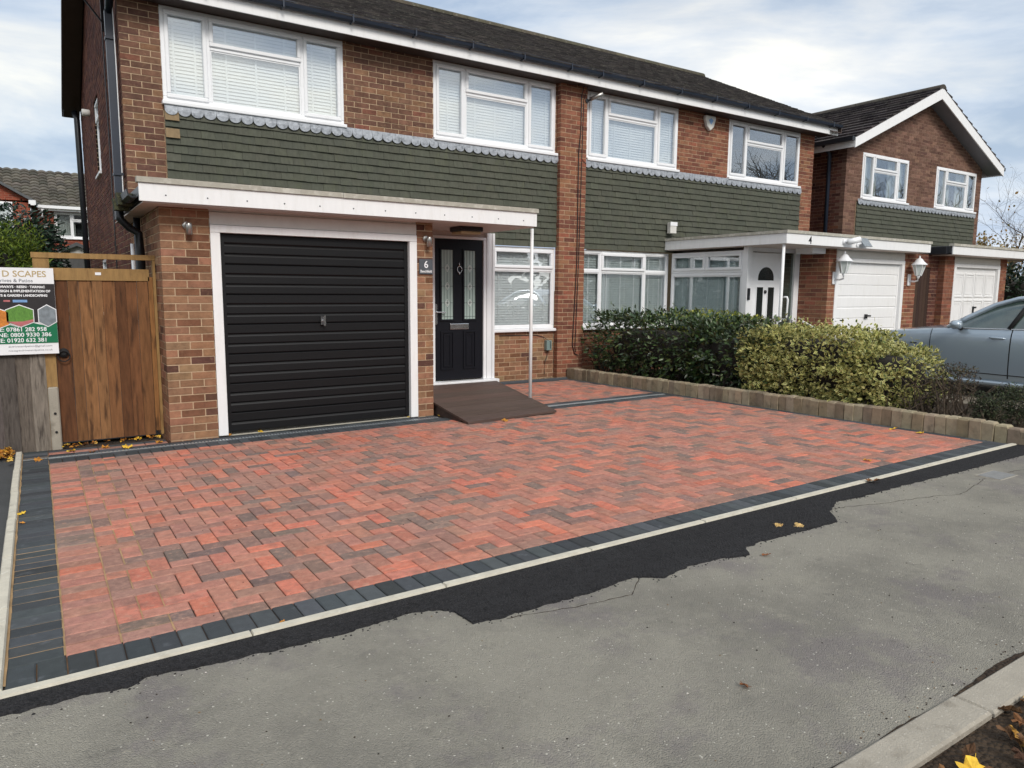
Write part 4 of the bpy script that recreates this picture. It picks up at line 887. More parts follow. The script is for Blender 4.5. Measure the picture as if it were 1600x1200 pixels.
t = thing('house_numeral', (9.70, -.284, 2.30), 'black numeral four on the white canopy fascia', 'numeral'); text('numeral', '4', 'black_plastic', t, 9.62, -.284, 2.29, .17, bold=.002)
t = thing('security_camera', (10.72, -.284, 2.36), 'white bullet camera on the canopy fascia of number four', 'camera')
mb = MB(); mb.lathe([(.045, 0), (.045, -.03)], 10.60, -.283, 2.36, 14, axis='y'); mb.tube([(10.60, -.31, 2.36), (10.66, -.36, 2.37)], .018, 8); mk('bracket', mb, 'upvc', t, True); mb = MB(); mb.tube([(10.62, -.35, 2.35), (10.80, -.45, 2.40)], .05, 14); mk('camera_body', mb, 'upvc', t, True); mb = MB(); mb.tube([(10.80, -.45, 2.40), (10.806, -.453, 2.4015)], .04, 14); mk('lens', mb, 'black_plastic', t)
t = thing('solar_panel', (11.14, -.3, 2.35), 'small grey solar panel on a bracket on the white canopy fascia', 'solar panel')
mb = MB(); mb.tube([(11.0, -.283, 2.33), (11.06, -.34, 2.36)], .02, 8); mb.lathe([(.04, 0), (.04, -.02)], 11.0, -.283, 2.33, 12, axis='y'); mk('bracket', mb, 'upvc', t); mb = MB(); mb.add([(11.04, -.40, 2.30), (11.28, -.40, 2.30), (11.26, -.30, 2.45), (11.02, -.30, 2.45), (11.04, -.385, 2.292), (11.28, -.385, 2.292), (11.26, -.285, 2.442), (11.02, -.285, 2.442)], [(0, 1, 2, 3), (7, 6, 5, 4), (0, 4, 5, 1), (1, 5, 6, 2), (2, 6, 7, 3), (3, 7, 4, 0)]); mk('panel', mb, 'sign_photo_grey', t); mb = MB(); ring(mb, 11.03, 11.27, 2.30, 2.45, -.34, .008, .0); 
def lantern(x, label):
    t = thing('wall_lantern', (x, -.02, 1.75), label, 'lantern', 'white coach lanterns beside the white garage door'); y, z = -.19, 1.98
    bx('back_plate', 'upvc', t, x-.05, x+.05, -.03, -.003, 1.64, 1.86, bev=.012)
    mb = MB(); mb.tube([(x, -.02, 1.73), (x, -.12, 1.72), (x, y, 1.74), (x, y, 1.80)], .016, 8); mb.lathe([(.012, -.03), (.022, 0), (.03, .03)], x, y, 1.80, 10); mk('arm', mb, 'upvc', t, True)
    mb = MB(); n = 6
    for k in range(n):
        a = 2*math.pi*k/n; mb.tube([(x+.05*math.cos(a), y+.05*math.sin(a), 1.83), (x+.115*math.cos(a), y+.115*math.sin(a), 2.04)], .007, 6)
    mk('cage', mb, 'upvc', t); mb = MB(); mb.lathe([(.045, 1.835), (.11, 2.035)], x, y, 0, 6); mk('lamp_glass', mb, 'lamp_glass', t)
    mb = MB(); mb.lathe([(.145, 2.035), (.14, 2.05), (.085, 2.10), (.05, 2.15), (.015, 2.17), (.02, 2.19), (.004, 2.22)], x, y, 0, 12); mk('cap', mb, 'upvc', t, True)
lantern(10.80, 'white coach lantern left of the white garage door of number four'); lantern(13.26, 'white coach lantern right of the white garage door of number four')

# alley gate between number four and the gabled house
ag = thing('alley_gate', (13.94, .14, 0), 'dark brown boarded side gate between the two white garages', 'gate')
for i in range(7): bx('board', 'dark_wood_o', ag, 13.56+i*.108, 13.56+i*.108+.103, .13, .15, .05, 2.0).color = (*pick([(S(70, 54, 46), 2), (S(82, 66, 56), 1), (S(60, 46, 40), 1)]), 1)
bx('rail', 'dark_wood_o', ag, 13.55, 14.31, .151, .19, .4, .5).color = (.05, .035, .028, 1); bx('rail', 'dark_wood_o', ag, 13.55, 14.31, .151, .19, 1.6, 1.7).color = (.05, .035, .028, 1)

# ------------------------------------------------------------------ gabled house at right
H2 = thing('brick_house', (18.2, 2.5, 0), 'gable fronted brick house with white bargeboards at far right', 'house')
B = Brick(); gx0, gx1, ax, az, ez = 14.95, 21.42, 18.2, 6.40, 4.93
def g2(z): 
    if z < ez: return (gx0, gx1)
    k = (z-ez)/(az-ez); return (gx0+(ax-gx0)*k, gx1+(ax-gx1)*k)
V1, V2 = (15.60, 17.62, 3.70, 4.80), (18.98, 21.12, 3.70, 4.80)
B.wall('x', 2.55, 1, gx0, gx1, 3.64, az-.02, holes=[V1, V2], pal=PAL2, ulim=g2, c0=True)
B.wall('x', 2.55, 1, gx0, 15.42, 2.2, 3.64, pal=PAL2, c0=True); B.wall('x', 2.55, 1, 21.14, gx1, -.12, 3.64, pal=PAL2); B.wall('x', 2.55, 1, 17.4, 21.14, -.12, 2.5, pal=PAL2, vis=.2)
B.wall('y', gx0, 1, 2.6625, 9.5, -.12, 4.93, pal=PALS, c0=2, vis=.6); B.wall('y', gx1, -1, 2.66, 9.5, -.12, 4.93, pal=PALS, vis=0)
B.wall('x', .0, 1, 14.62, 15.0, -.12, 2.275, pal=PAL4, c0=True); B.wall('x', 0, 1, 17.03, 17.35, -.12, 2.275, pal=PAL4); B.wall('y', 14.62, 1, .1125, 2.6, -.12, 2.275, pal=PAL4, c0=2)
B.wall('x', .13, 1, 14.32, 14.62, -.12, 2.275, pal=PALS, vis=.6); B.wall('x', .13, 1, 13.545, 14.32, 2.02, 2.275, pal=PALS, vis=.6)
B.wall('y', 17.35, -1, .1125, 2.5, -.12, 2.275, pal=PAL4, vis=0)
B.build(H2, 'mortar_far')
tile_hanging(H2, 15.42, 21.14, 2.45, 3.64, 2.55); lead_scallops(H2, 15.42, 21.14, 3.71, 3.64, 2.55, pitch=.17)
window(H2, 'x', 2.545, *V1, C3, blind='curtain'); window(H2, 'x', 2.545, *V2, C3, blind='curtain', curtain_gap=-.05)
# roof with ridge running back from the gable
def swap(mb): mb.v = [(v[1], v[0], v[2]) for v in mb.v]; return mb
r0, r1 = 2.18, 9.6; eL, eR, eZ, aZ = 14.68, 21.72, 4.98, 6.56
mb = MB(); mb.add([(eL, r0, eZ), (eL, r1, eZ), (ax, r1, aZ), (ax, r0, aZ)], [(0, 1, 2, 3)]); mb.add([(eR, r0, eZ), (eR, r1, eZ), (ax, r1, aZ), (ax, r0, aZ)], [(0, 1, 2, 3)])
rf = mk('roof', mb, 'soffit_brown', H2, fix=False)
pal = [(S(74, 68, 69), 3), (S(84, 78, 77), 2), (S(64, 59, 61), 2)]
mb = MB(); gable_roof_tiles(mb, r0-.04, r1, eL, eZ, ax, aZ, .33, .31, pal, th=.05, lift=.055); gable_roof_tiles(mb, r0-.04, r1, eR, eZ, ax, aZ, .33, .31, pal, th=.05, lift=.055); mk('roof_tiles', swap(mb), 'rooftile_a', rf, fix=False, kind='stuff')
yy = r0-.04
while yy < r1: mb = MB(); mb.prism([(ax+.14*math.cos(a), aZ-.02+.11*math.sin(a)) for a in [math.pi*i/6 for i in range(7)]], yy+.003, yy+.447, 'y', jit(S(80, 76, 70), .12)); mk('ridge_tile', mb, 'rooftile_a', rf); yy += .45
for (xa, sg) in ((eL-.06, 1), (eR+.06, -1)):
    mb = MB(); mb.prism([(xa, eZ-.24), (ax, aZ-.24-.02), (ax, aZ+.0), (xa, eZ-.02)], r0-.03, r0-.002, 'y'); mk('bargeboard', mb, 'white_paint', H2)
    mb = MB(); mb.prism([(xa+.02*sg, eZ-.20), (ax, aZ-.22), (ax, aZ-.20), (xa+.02*sg, eZ-.18)], r0, 2.56, 'y'); mk('verge_soffit', mb, 'sign_grey', H2)
    mb = MB(); gx = xa-.06*sg; mb.box(min(gx-.05, gx+.05), max(gx-.05, gx+.05), r0-.02, r1, eZ-.09, eZ+.0); mk('gutter', mb, 'black_plastic', H2); bx('fascia', 'white_paint', H2, min(xa, xa+.025*sg), max(xa, xa+.025*sg), r0, r1, eZ-.22, eZ-.02)
mb = MB(); mb.tube([(eL-.06, 2.95, 4.9), (gx0-.07, 2.95, 4.72), (gx0-.06, 2.95, 2.3)], .045, 10); mk('downpipe', mb, 'navy_pipe', H2, True)
flat_roof(H2, 14.32, 18.4, yb=2.5); bx('gutter', 'black_plastic', H2, 14.20, 14.318, -.2, 2.4, 2.28, 2.42)
garage_frame(H2, 15.0, 17.03); gd = bx('garage_door', 'white_paint', H2, 15.092, 16.938, .05, .08, .015, 2.04)
for i in range(4):
    a = 15.13+i*.453; b = a+.41
    for (p, q) in ((1.42, 1.92), (.20, 1.36)): mb = MB(); ring(mb, a, b, p, q, .05, .03, .014); ring(mb, a+.06, b-.06, p+.06, q-.06, .05, .02, .007); mk('panel', mb, 'white_paint', gd)
mb = MB(); mb.box(16.0, 16.05, .02, .05, 1.05, 1.22); mb.box(16.0, 16.13, .01, .03, 1.18, 1.215); mk('handle', mb, 'black_plastic', gd)

# ------------------------------------------------------------------ house behind at left
m = bpy.data.materials.new('brick_far'); m.use_nodes = True; N = m.node_tree.nodes; L = m.node_tree.links; p_ = N['Principled BSDF']; p_.inputs['Roughness'].default_value = .9
g_ = N.new('ShaderNodeNewGeometry'); sx_ = N.new('ShaderNodeSeparateXYZ'); cb = N.new('ShaderNodeCombineXYZ'); L.new(g_.outputs['Position'], sx_.inputs[0])
ad = N.new('ShaderNodeMath'); L.new(sx_.outputs[0], ad.inputs[0]); L.new(sx_.outputs[1], ad.inputs[1]); L.new(ad.outputs[0], cb.inputs[0]); L.new(sx_.outputs[2], cb.inputs[1])
bt = N.new('ShaderNodeTexBrick'); bt.inputs['Color1'].default_value = (*S(150, 72, 50), 1); bt.inputs['Color2'].default_value = (*S(116, 54, 42), 1); bt.inputs['Mortar'].default_value = (*S(150, 108, 88), 1); bt.inputs['Scale'].default_value = 1; bt.inputs['Brick Width'].default_value = .225; bt.inputs['Row Height'].default_value = .075; bt.inputs['Mortar Size'].default_value = .006
L.new(cb.outputs[0], bt.inputs['Vector']); L.new(bt.outputs[0], p_.inputs['Base Color']); MATS['brick_far'] = m
HB = thing('brick_house', (0, 26, 0), 'distant red brick house with wavy tiled roof beyond the garden gate', 'house')
for (u0_, u1_, z1_, yf, hole) in ((-.94, 5, 4.5, 26, (-.21, 1.45, 3.32, 4.36)), (-4.6, -.96, 4.55, 25, (-3.0, -1.5, 3.5, 4.54))):
    mb = MB()
    for k in rsub((u0_, u1_, -.3, z1_), hole): mb.box(k[0], k[1], yf, yf+.25, k[2], k[3])
    mk('wall', mb, 'brick_far', HB)
bx('wall', 'brick_far', HB, -1.21, -.961, 25.26, 29, -.3, 4.55)
mb = MB(); mb.prism([(-4.6, 4.55), (-.96, 4.62), (-2.8, 5.70)], 25.0, 29, 'y'); mk('gable_wall', mb, 'brick_far', HB)
def pantiles(mb, x0, x1, ye, ze, yr, zr, pal, n=9):
    d = Vector((0, yr-ye, zr-ze)); Ls = d.length; d.normalize(); nr = Vector((0, -d.z, d.y)); s = 0; w = .30
    while s < Ls:
        u = x0
        while u < x1:
            c = pick(pal); vs = []
            for t_ in (0, 1):
                for k in range(7):
                    h = .055*abs(math.sin(math.pi*k/6*1.0))+(.05 if t_ == 0 else .0)
                    p = Vector((0, ye, ze))+d*(s+(.36 if t_ else 0))+nr*h; vs.append((u+w*k/6, p.y, p.z))
            q0 = Vector((0, ye, ze))+d*s; vs += [(u+w*k/6, q0.y, q0.z) for k in range(7)]
            mb.add(vs, [(k, k+1, 8+k, 7+k) for k in range(6)]+[(14+k, 15+k, k+1, k) for k in range(6)], c); u += w
        s += .33
palb = [(S(92, 88, 80), 3), (S(104, 99, 90), 2), (S(80, 77, 70), 2)]
mb = MB(); pantiles(mb, -4.5, 5.2, 25.75, 4.50, 29, 6.12, palb); mk('roof', mb, 'rooftile_a', HB, fix=False)
mb = MB(); mb.prism([(-.75, 4.50), (-2.8, 5.72), (-2.8, 5.82), (-.75, 4.60)], 24.75, 27.8, 'y'); mb.prism([(-4.85, 4.50), (-2.8, 5.72), (-2.8, 5.82), (-4.85, 4.60)], 24.75, 27.8, 'y'); mk('gable_roof', mb, 'shed_roof', HB)
bx('fascia', 'upvc', HB, -.72, 5.1, 25.68, 25.75, 4.36, 4.54); bx('gutter', 'upvc', HB, -.72, 5.1, 25.56, 25.67, 4.44, 4.55); bx('gutter_end', 'upvc', HB, -1.0, -.78, 24.7, 24.9, 4.44, 4.62)
mb = MB(); mb.tube([(-.58, 25.6, 4.4), (-.58, 25.6, 4.12), (-.90, 25.8, 3.98), (-.90, 25.92, 1)], .045, 8); mk('downpipe', mb, 'upvc', HB, True)
window(HB, 'x', 25.99, -.21, 1.45, 3.32, 4.36, [(.55, None, True, False), (1, .32, False, True)], blind='curtain'); window(HB, 'x', 24.99, -3.0, -1.50, 3.5, 4.54, [(1, None, True, False), (1, None, True, False)], blind='curtain')
sh = thing('garden_shed', (-.2, 12, 0), 'small grey garden shed whose gable shows above the wooden gate', 'shed')
bx('wall', 'dark_wood_o', sh, -.75, .45, 12, 13.6, -.1, 2.15).color = (.12, .12, .12, 1); mb = MB(); mb.prism([(-.95, 2.05), (-.15, 2.42), (.65, 2.05), (.65, 2.12), (-.15, 2.50), (-.95, 2.12)], 11.85, 13.7, 'y'); mk('roof', mb, 'shed_roof', sh); mb = MB(); mb.prism([(-.75, 2.15), (-.15, 2.42), (.45, 2.15)], 11.99, 12.1, 'y'); mk('gable', mb, 'old_white', sh)

# ------------------------------------------------------------------ fence, gate, sign at left
fn = thing('fence', (-2, .42, 0), 'weathered grey board fence under the contractor sign', 'fence')
ftop = 1.45
for i in range(20):
    x1 = -.988-i*.118; bx('board', 'fence_grey_o', fn, x1-.124, x1, .42+.012*(i % 2), .436+.012*(i % 2), -.06, ftop+R.uniform(-.02, .02)).color = (*pick([(S(112, 102, 94), 2), (S(94, 86, 82), 2), (S(130, 120, 110), 1), (S(82, 74, 72), 1)]), 1)
for z_ in (.35, 1.2): bx('rail', 'fence_grey_o', fn, -3.4, -1.03, .451, .49, z_, z_+.08).color = (.1, .09, .08, 1)
bx('post', 'new_wood', fn, -1.03, -.90, .43, .53, -.1, 1.805); 
mb = MB(); mb.box(-.985, -.90, .375, .428, -.1, .55); o = mk('concrete_spur', mb, 'kerb_concrete', fn); md = o.modifiers.new('bevel', 'BEVEL'); md.width = .01
for z_ in (.12, .30): mb = MB(); mb.lathe([(.012, 0), (.012, -.01)], -.94, .375, z_, 8, axis='y'); mk('bolt', mb, 'rubber', fn)
gt = thing('garden_gate', (-.45, .46, 0), 'brown stained boarded garden gate between the fence and the brick pier', 'gate')
xs_ = [-.898, -.765, -.675, -.565, -.475, -.365, -.275, -.175, -.075]
for i in range(8): bx('board', 'gate_wood_o', gt, xs_[i]+.001, xs_[i+1]-.002, .452-.007*(i % 2), .47, .0, 1.60).color = (*pick([(S(122, 84, 54), 2), (S(108, 72, 46), 2), (S(136, 98, 64), 1.2), (S(92, 60, 38), 1)]), 1)
bx('top_rail', 'new_wood', gt, -.89, -.06, .435, .48, 1.56, 1.675); bx('stile', 'gate_wood_o', gt, -.072, -.03, .435, .48, .04, 1.6).color = (*S(140, 98, 58), 1)
bx('head_rail', 'new_wood', gt, -1.04, .0, .42, .50, 1.765, 1.815); bx('gate_post', 'new_wood', gt, -.028, -.003, .42, .50, .0, 1.76)
bx('maker_plate', 'upvc', gt, -.53, -.48, .430, .4345, 1.612, 1.638)
mb = MB(); mb.lathe([(.045, 0), (.045, -.012), (.02, -.03)], -.835, .444, .87, 14, axis='y'); mk('latch_plate', mb, 'rubber', gt)
mb = MB(); mb.tube([(-.835+.05*math.cos(a), .405+.0*a, .84+.05*math.sin(a)) for a in [2*math.pi*i/18 for i in range(19)]], .006, 6); mk('ring_handle', mb, 'rubber', gt, True)

sg = thing('sign_board', (-1.5, .37, .87), 'white and green contractor sign board hung on the fence', 'sign')
SX1, SZ1, SY = -.872, 1.668, .372
bx('panel', 'sign_white', sg, -2.12, SX1, SY, SY+.006, .873, SZ1)
f_ = 1/635
bx('dark_band', 'sign_black', sg, -2.119, SX1-.001, SY-.002, SY-.0004, SZ1-.50, SZ1-.145)
mb = MB(); zz = SZ1-.505
poly = [(-2.119, .975), (SX1-.001, .975), (SX1-.001, SZ1-.50), (SX1-.10, SZ1-.53), (SX1-.20, SZ1-.50), (SX1-.30, SZ1-.545), (SX1-.42, SZ1-.50), (SX1-.54, SZ1-.53), (SX1-.66, SZ1-.50), (-2.119, SZ1-.5)]
mb.prism(poly, SY-.0042, SY-.0024, 'y'); mk('green_band', mb, 'sign_green', sg)
def hexa(cx, cz, w_, h_): return [(cx-w_/2, cz-h_*.28), (cx, cz-h_/2), (cx+w_/2, cz-h_*.28), (cx+w_/2, cz+h_*.28), (cx, cz+h_/2), (cx-w_/2, cz+h_*.28)]
for cx, cz, m1 in ((SX1-.285, SZ1-.44, 'sign_lawn'), (SX1-.072, SZ1-.44, 'sign_photo_grey'), (SX1-.475, SZ1-.46, 'sign_orange'), (SX1-.70, SZ1-.44, 'sign_lawn')):
    w_ = .135 if m1 == 'sign_photo_grey' else .205
    mb = MB(); mb.prism(hexa(cx, cz, w_+.012, .212), SY-.0062, SY-.0044, 'y'); mk('photo_frame', mb, 'sign_white', sg)
    mb = MB(); mb.prism(hexa(cx, cz, w_, .195), SY-.0082, SY-.0064, 'y'); mk('photo', mb, m1, sg)
    if m1 == 'sign_lawn': mb = MB(); mb.prism([(cx-w_*.5, cz-.05), (cx, cz-.097), (cx+w_*.5, cz-.053), (cx+w_*.5, cz-.03), (cx+.02, cz-.05)], SY-.0098, SY-.0084, 'y'); mk('photo_detail', mb, 'sign_pink', sg)
bx('logo', 'sign_blue', sg, SX1-.33, SX1-.22, SY-.0036, SY-.0022, SZ1-.315, SZ1-.292); bx('logo', 'sign_pink', sg, SX1-.40, SX1-.35, SY-.0036, SY-.0022, SZ1-.31, SZ1-.294); bx('logo', 'sign_blue', sg, SX1-.50, SX1-.43, SY-.0036, SY-.0022, SZ1-.31, SZ1-.294); bx('logo', 'sign_pink', sg, SX1-.56, SX1-.51, SY-.0036, SY-.0022, SZ1-.31, SZ1-.294)
for (s_, off, base, cap, mt, bold, sx, y) in (('D SCAPES', .058, .082, .055, 'sign_gold', .0012, 1.0, 0), ('Drives & Patios', .165, .131, .030, 'sign_grey', .0004, 1.05, 0), ('PATHWAYS · RESIN · TARMAC', .075, .184, .0205, 'sign_white', .0012, 1.0, .0024),
    ('S · DESIGN & IMPLEMENTATION OF', .035, .222, .0205, 'sign_white', .0012, .98, .0024), ('DRIVEWAYS & GARDEN LANDSCAPING', .06, .262, .0205, 'sign_white', .0012, .95, .0024),
    ('MOBILE: 07861 282 958', .085, .580, .036, 'sign_white', .0008, 1.0, .0044), ('PHONE: 0800 9330 386', .05, .630, .036, 'sign_white', .0008, 1.02, .0044), ('OFFICE: 01920 632 381', .085, .680, .036, 'sign_white', .0008, 1.0, .0044),
    ('esdrivesandpatios@gmail.com', .05, .727, .017, 'sign_grey', .0, 1.15, 0), ('roscapesdrivesandpatios.co.uk', .05, .765, .017, 'sign_grey', .0, 1.15, 0)):
    text('lettering', s_, mt, sg, SX1-off, SY-.0005-y, SZ1-base, cap/.70, 'RIGHT', depth=.0006, bold=bold, sx=sx)

# ------------------------------------------------------------------ low wall of blocks on end
lw = thing('edging_wall', (6.71, -1.3, 0), 'low wall of worn buff blocks set on end beside the hedge', 'wall')
um = unit_mesh('wall_block', unit_block((.10, .12, .06)), 'granite_block_o'); y_ = 2.30; i = 0
while y_ > -4.72:
    h = .19+.012*mnoise.noise(Vector((0, y_*1.3, 5)))+R.uniform(-.006, .006)
    if y_ < -4.3: h -= .05*(-4.3-y_)/.4
    L_ = .112*R.uniform(.96, 1.03)
    inst('block', um, lw, (6.725+R.uniform(-.008, .008)+(.02 if y_ < -4.45 else 0), y_-L_/2, gz(6.7, y_)+h), (.12, L_-.006, h+.1), (R.uniform(-.03, .03), R.uniform(-.04, .04), R.uniform(-.05, .05)), pick([(S(158, 146, 124), 2), (S(148, 134, 112), 2), (S(168, 154, 130), 1), (S(136, 124, 106), 1)])); y_ -= L_; i += 1
for k in range(5): inst('block', um, lw, (6.86+k*.19, -4.70+.01*(k % 2), gz(6.8, -4.7)+.13+R.uniform(-.02, .01)), (.18, .12, .24), (R.uniform(-.03, .03), R.uniform(-.03, .03), R.uniform(-.05, .05)), pick([(S(158, 146, 124), 2), (S(148, 134, 112), 2)]))

# ------------------------------------------------------------------ foliage helpers
LV = np.array([(0, 0, 0), (-.5, .32, .05), (.5, .32, .05), (-.42, .68, .02), (.42, .68, .02), (0, 1, -.08), (0, .32, -.03), (0, .68, -.06)])
LF = np.array([(0, 2, 6), (0, 6, 1), (2, 4, 7), (2, 7, 6), (1, 6, 7), (1, 7, 3), (4, 5, 7), (3, 7, 5)]); LR = np.array([.6, 1, 1, 1, 1, 1, 0, 0.])
def leaf_mesh(name, mat, P, Dn, size, cols, asp=.45, parent=None, kind='stuff', flat=.6):
    """P: (n,3) leaf bases, Dn: (n,3) outward directions, size (n,), cols (n,3)"""
    n = len(P); d = Dn/np.linalg.norm(Dn, axis=1)[:, None]
    t = NR.normal(size=(n, 3)); t[:, 2] *= flat; d2 = d*.9+t*.75; d2 /= np.linalg.norm(d2, axis=1)[:, None]
    up_ = d+NR.normal(size=(n, 3))*.5; sx = np.cross(d2, up_); sx /= np.linalg.norm(sx, axis=1)[:, None]+1e-9; nz = np.cross(sx, d2)
    V = P[:, None, :]+size[:, None, None]*(LV[None, :, 0:1]*asp*sx[:, None, :]+LV[None, :, 1:2]*d2[:, None, :]+LV[None, :, 2:3]*nz[:, None, :])
    Fc = (LF[None]+(np.arange(n)*8)[:, None, None]).reshape(-1, 3)
    me = bpy.data.meshes.new(name); me.vertices.add(n*8); me.vertices.foreach_set('co', V.reshape(-1).astype(np.float32)); me.loops.add(len(Fc)*3); me.loops.foreach_set('vertex_index', Fc.reshape(-1).astype(np.int32))
    me.polygons.add(len(Fc)); me.polygons.foreach_set('loop_start', np.arange(0, len(Fc)*3, 3, dtype=np.int32)); me.update(calc_edges=True)
    a = me.attributes.new('col', 'FLOAT_COLOR', 'POINT'); a.data.foreach_set('color', np.concatenate([np.repeat(cols, 8, axis=0), np.ones((n*8, 1))], 1).reshape(-1).astype(np.float32))
    a = me.attributes.new('rim', 'FLOAT', 'POINT'); a.data.foreach_set('value', np.tile(LR, n).astype(np.float32)); me.materials.append(MATS[mat])
    o = bpy.data.objects.new(name, me); col.objects.link(o); setparent(o, parent)
    if kind: o['kind'] = kind
    return o
def pal_cols(pal, n, k=.22):
    idx = NR.choice(len(pal), n, p=np.array([w for _, w in pal])/sum(w for _, w in pal)); c = np.array([p for p, _ in pal])[idx]
    return np.clip(c*(1+NR.uniform(-k, k, (n, 1)))*(1+NR.uniform(-.08, .08, (n, 3))), 0, 1)
def superpts(c, r, n, e=.55, shell=(.78, 1.02), zmin=None, lump=.09, ls=2.2, seed=0):
    """points in the outer shell of a boxy ellipsoid with lumpy surface"""
    rr_ = np.array(r); ar = np.array([rr_[1]*rr_[2], rr_[0]*rr_[2], rr_[0]*rr_[1]]); fa = NR.choice(3, n, p=ar/ar.sum()); d = NR.uniform(-1, 1, (n, 3)); d[np.arange(n), fa] = NR.choice([-1., 1.], n)
    s = d.copy(); s /= (np.max(np.abs(s), axis=1)[:, None]*.5+np.linalg.norm(s, axis=1)[:, None]*.5)
    f = NR.uniform(*shell, size=(n, 1)); c = np.array(c); r = np.array(r)
    lm = np.array([mnoise.noise(Vector(((c[0]+v[0]*r[0])*ls+seed, (c[1]+v[1]*r[1])*ls, (c[2]+v[2]*r[2])*ls))) for v in s])[:, None]
    lm2 = np.array([mnoise.noise(Vector(((c[0]+v[0]*r[0])*ls*3+seed, (c[1]+v[1]*r[1])*ls*3, (c[2]+v[2]*r[2])*ls*3))) for v in s])[:, None]
    P = c+s*r*f*(1+lump*lm+lump*.5*lm2); nrm = s/r; nrm /= np.linalg.norm(nrm, axis=1)[:, None]
    if zmin is not None: k = P[:, 2] > zmin; return P[k], nrm[k]
    return P, nrm
def gaps(P, Nn, th, sc_=4.5, stray=.03, seed=0, low=.25, z0=.35):
    v = np.array([mnoise.noise(Vector((p[0]*sc_+seed, p[1]*sc_, p[2]*sc_))) for p in P]); k = v > th-low*0+np.where(P[:, 2] < z0, low, 0.)
    P, Nn = P[k].copy(), Nn[k]; q = NR.rand(len(P)) < stray; P[q] += Nn[q]*NR.uniform(.03, .11, (q.sum(), 1))+np.array([0, 0, .03]); return P, Nn
def core(name, c, r, mat, parent, e=.55, lump=.1, seed=0, k=.74, zmin=0):  # solid core for shadowed twigs; inner shade is put into its dark colour
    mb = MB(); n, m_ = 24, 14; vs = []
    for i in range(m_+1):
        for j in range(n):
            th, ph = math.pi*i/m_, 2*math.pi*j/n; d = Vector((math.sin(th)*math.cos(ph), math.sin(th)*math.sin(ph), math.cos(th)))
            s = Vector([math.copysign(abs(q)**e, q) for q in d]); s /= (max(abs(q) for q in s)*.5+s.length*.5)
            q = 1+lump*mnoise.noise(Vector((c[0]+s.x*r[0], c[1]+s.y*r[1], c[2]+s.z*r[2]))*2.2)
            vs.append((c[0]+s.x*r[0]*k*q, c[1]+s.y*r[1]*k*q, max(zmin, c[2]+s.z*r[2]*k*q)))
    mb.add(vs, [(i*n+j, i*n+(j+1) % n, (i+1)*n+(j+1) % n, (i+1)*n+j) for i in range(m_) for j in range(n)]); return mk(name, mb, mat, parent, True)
def stems(mb, base, spread, h, n, r=.01, seed=1):
    rr = random.Random(seed)
    for i in range(n):
        b = Vector((base[0]+rr.uniform(-1, 1)*spread[0], base[1]+rr.uniform(-1, 1)*spread[1], base[2])); p = [b]; d = Vector((rr.uniform(-.5, .5), rr.uniform(-.5, .5), 1))
        for k in range(4): d = (d+Vector((rr.uniform(-.5, .5), rr.uniform(-.5, .5), rr.uniform(-.1, .3)))).normalized(); p.append(p[-1]+d*h/4)
        mb.tube(p, [r, r*.85, r*.7, r*.5, r*.3], 5)
        for k in (1, 2, 3):
            dd = Vector((rr.uniform(-1, 1), rr.uniform(-1, 1), rr.uniform(.1, .8))).normalized(); mb.tube([p[k], p[k]+dd*h*.16, p[k]+(dd+Vector((rr.uniform(-.4, .4), rr.uniform(-.4, .4), .3)))*h*.28], [r*.5, r*.35, r*.15], 4)

# laurel hedge, golden hedge behind, variegated bush, scrubby plants
GB = .09
h1 = thing('laurel_hedge', (7.35, .45, GB), 'dark green glossy laurel hedge behind the low block wall', 'hedge')
P1, N1 = superpts((7.38, .75, .64), (.50, 1.78, .53), 8200, shell=(.70, 1.04), zmin=.16, seed=1); P2, N2 = superpts((7.35, -.85, .60), (.48, .85, .53), 4600, shell=(.70, 1.04), zmin=.14, seed=2)
P = np.concatenate([P1, P2]); Nn = np.concatenate([N1, N2]); P, Nn = gaps(P, Nn, -.34, 5, .04, 3, .24, .34); n = len(P)
leaf_mesh('leaves', 'leaf_laurel', P, Nn+np.array([0, 0, .25]), NR.uniform(.035, .10, n), (.7+.3*np.clip(np.array([mnoise.noise(Vector(p*2.6)) for p in P])[:, None]*2.4+.9, 0, 1.7))*pal_cols([(S(52, 72, 42), 3), (S(68, 90, 50), 2.5), (S(40, 56, 34), 2), (S(92, 108, 60), 1.2), (S(80, 78, 48), .5)], n), .42, h1)
core('shaded_twigs', (7.38, .75, .58), (.50, 1.75, .50), 'bark_dark', h1, zmin=.2, k=.58); core('shaded_twigs', (7.35, -.85, .55), (.48, .85, .50), 'bark_dark', h1, zmin=.2, k=.58)
mb = MB(); stems(mb, (7.3, .3, .02), (.3, 1.9, 0), .6, 60, .012, 3); mk('stems', mb, 'bark_dark', h1)
h5 = thing('small_leaved_shrub', (7.55, -1.35, GB), 'dull purple green small leaved shrub between the laurel and the variegated bush', 'shrub')
P, Nn = superpts((7.62, -1.15, .62), (.45, .50, .50), 4200, e=.7, shell=(.6, 1.05), zmin=.14, seed=5); n = len(P)
leaf_mesh('leaves', 'leaf_plain', P, Nn, NR.uniform(.022, .04, n), pal_cols([(S(66, 70, 56), 3), (S(84, 80, 66), 2), (S(54, 52, 46), 2), (S(98, 96, 70), 1)], n), .4, h5); core('shaded_twigs', (7.62, -1.15, .6), (.45, .5, .5), 'bark_dark', h5, e=.7, k=.6, zmin=.15)
h2 = thing('golden_hedge', (8.1, .5, GB), 'clipped hedge with a bright yellow green top behind the laurel', 'hedge')
P, Nn = superpts((8.25, .55, .62), (.48, 1.35, .56), 7000, shell=(.82, 1.03), zmin=.25, lump=.05, seed=7); n = len(P); bright = (P[:, 2] > .98)
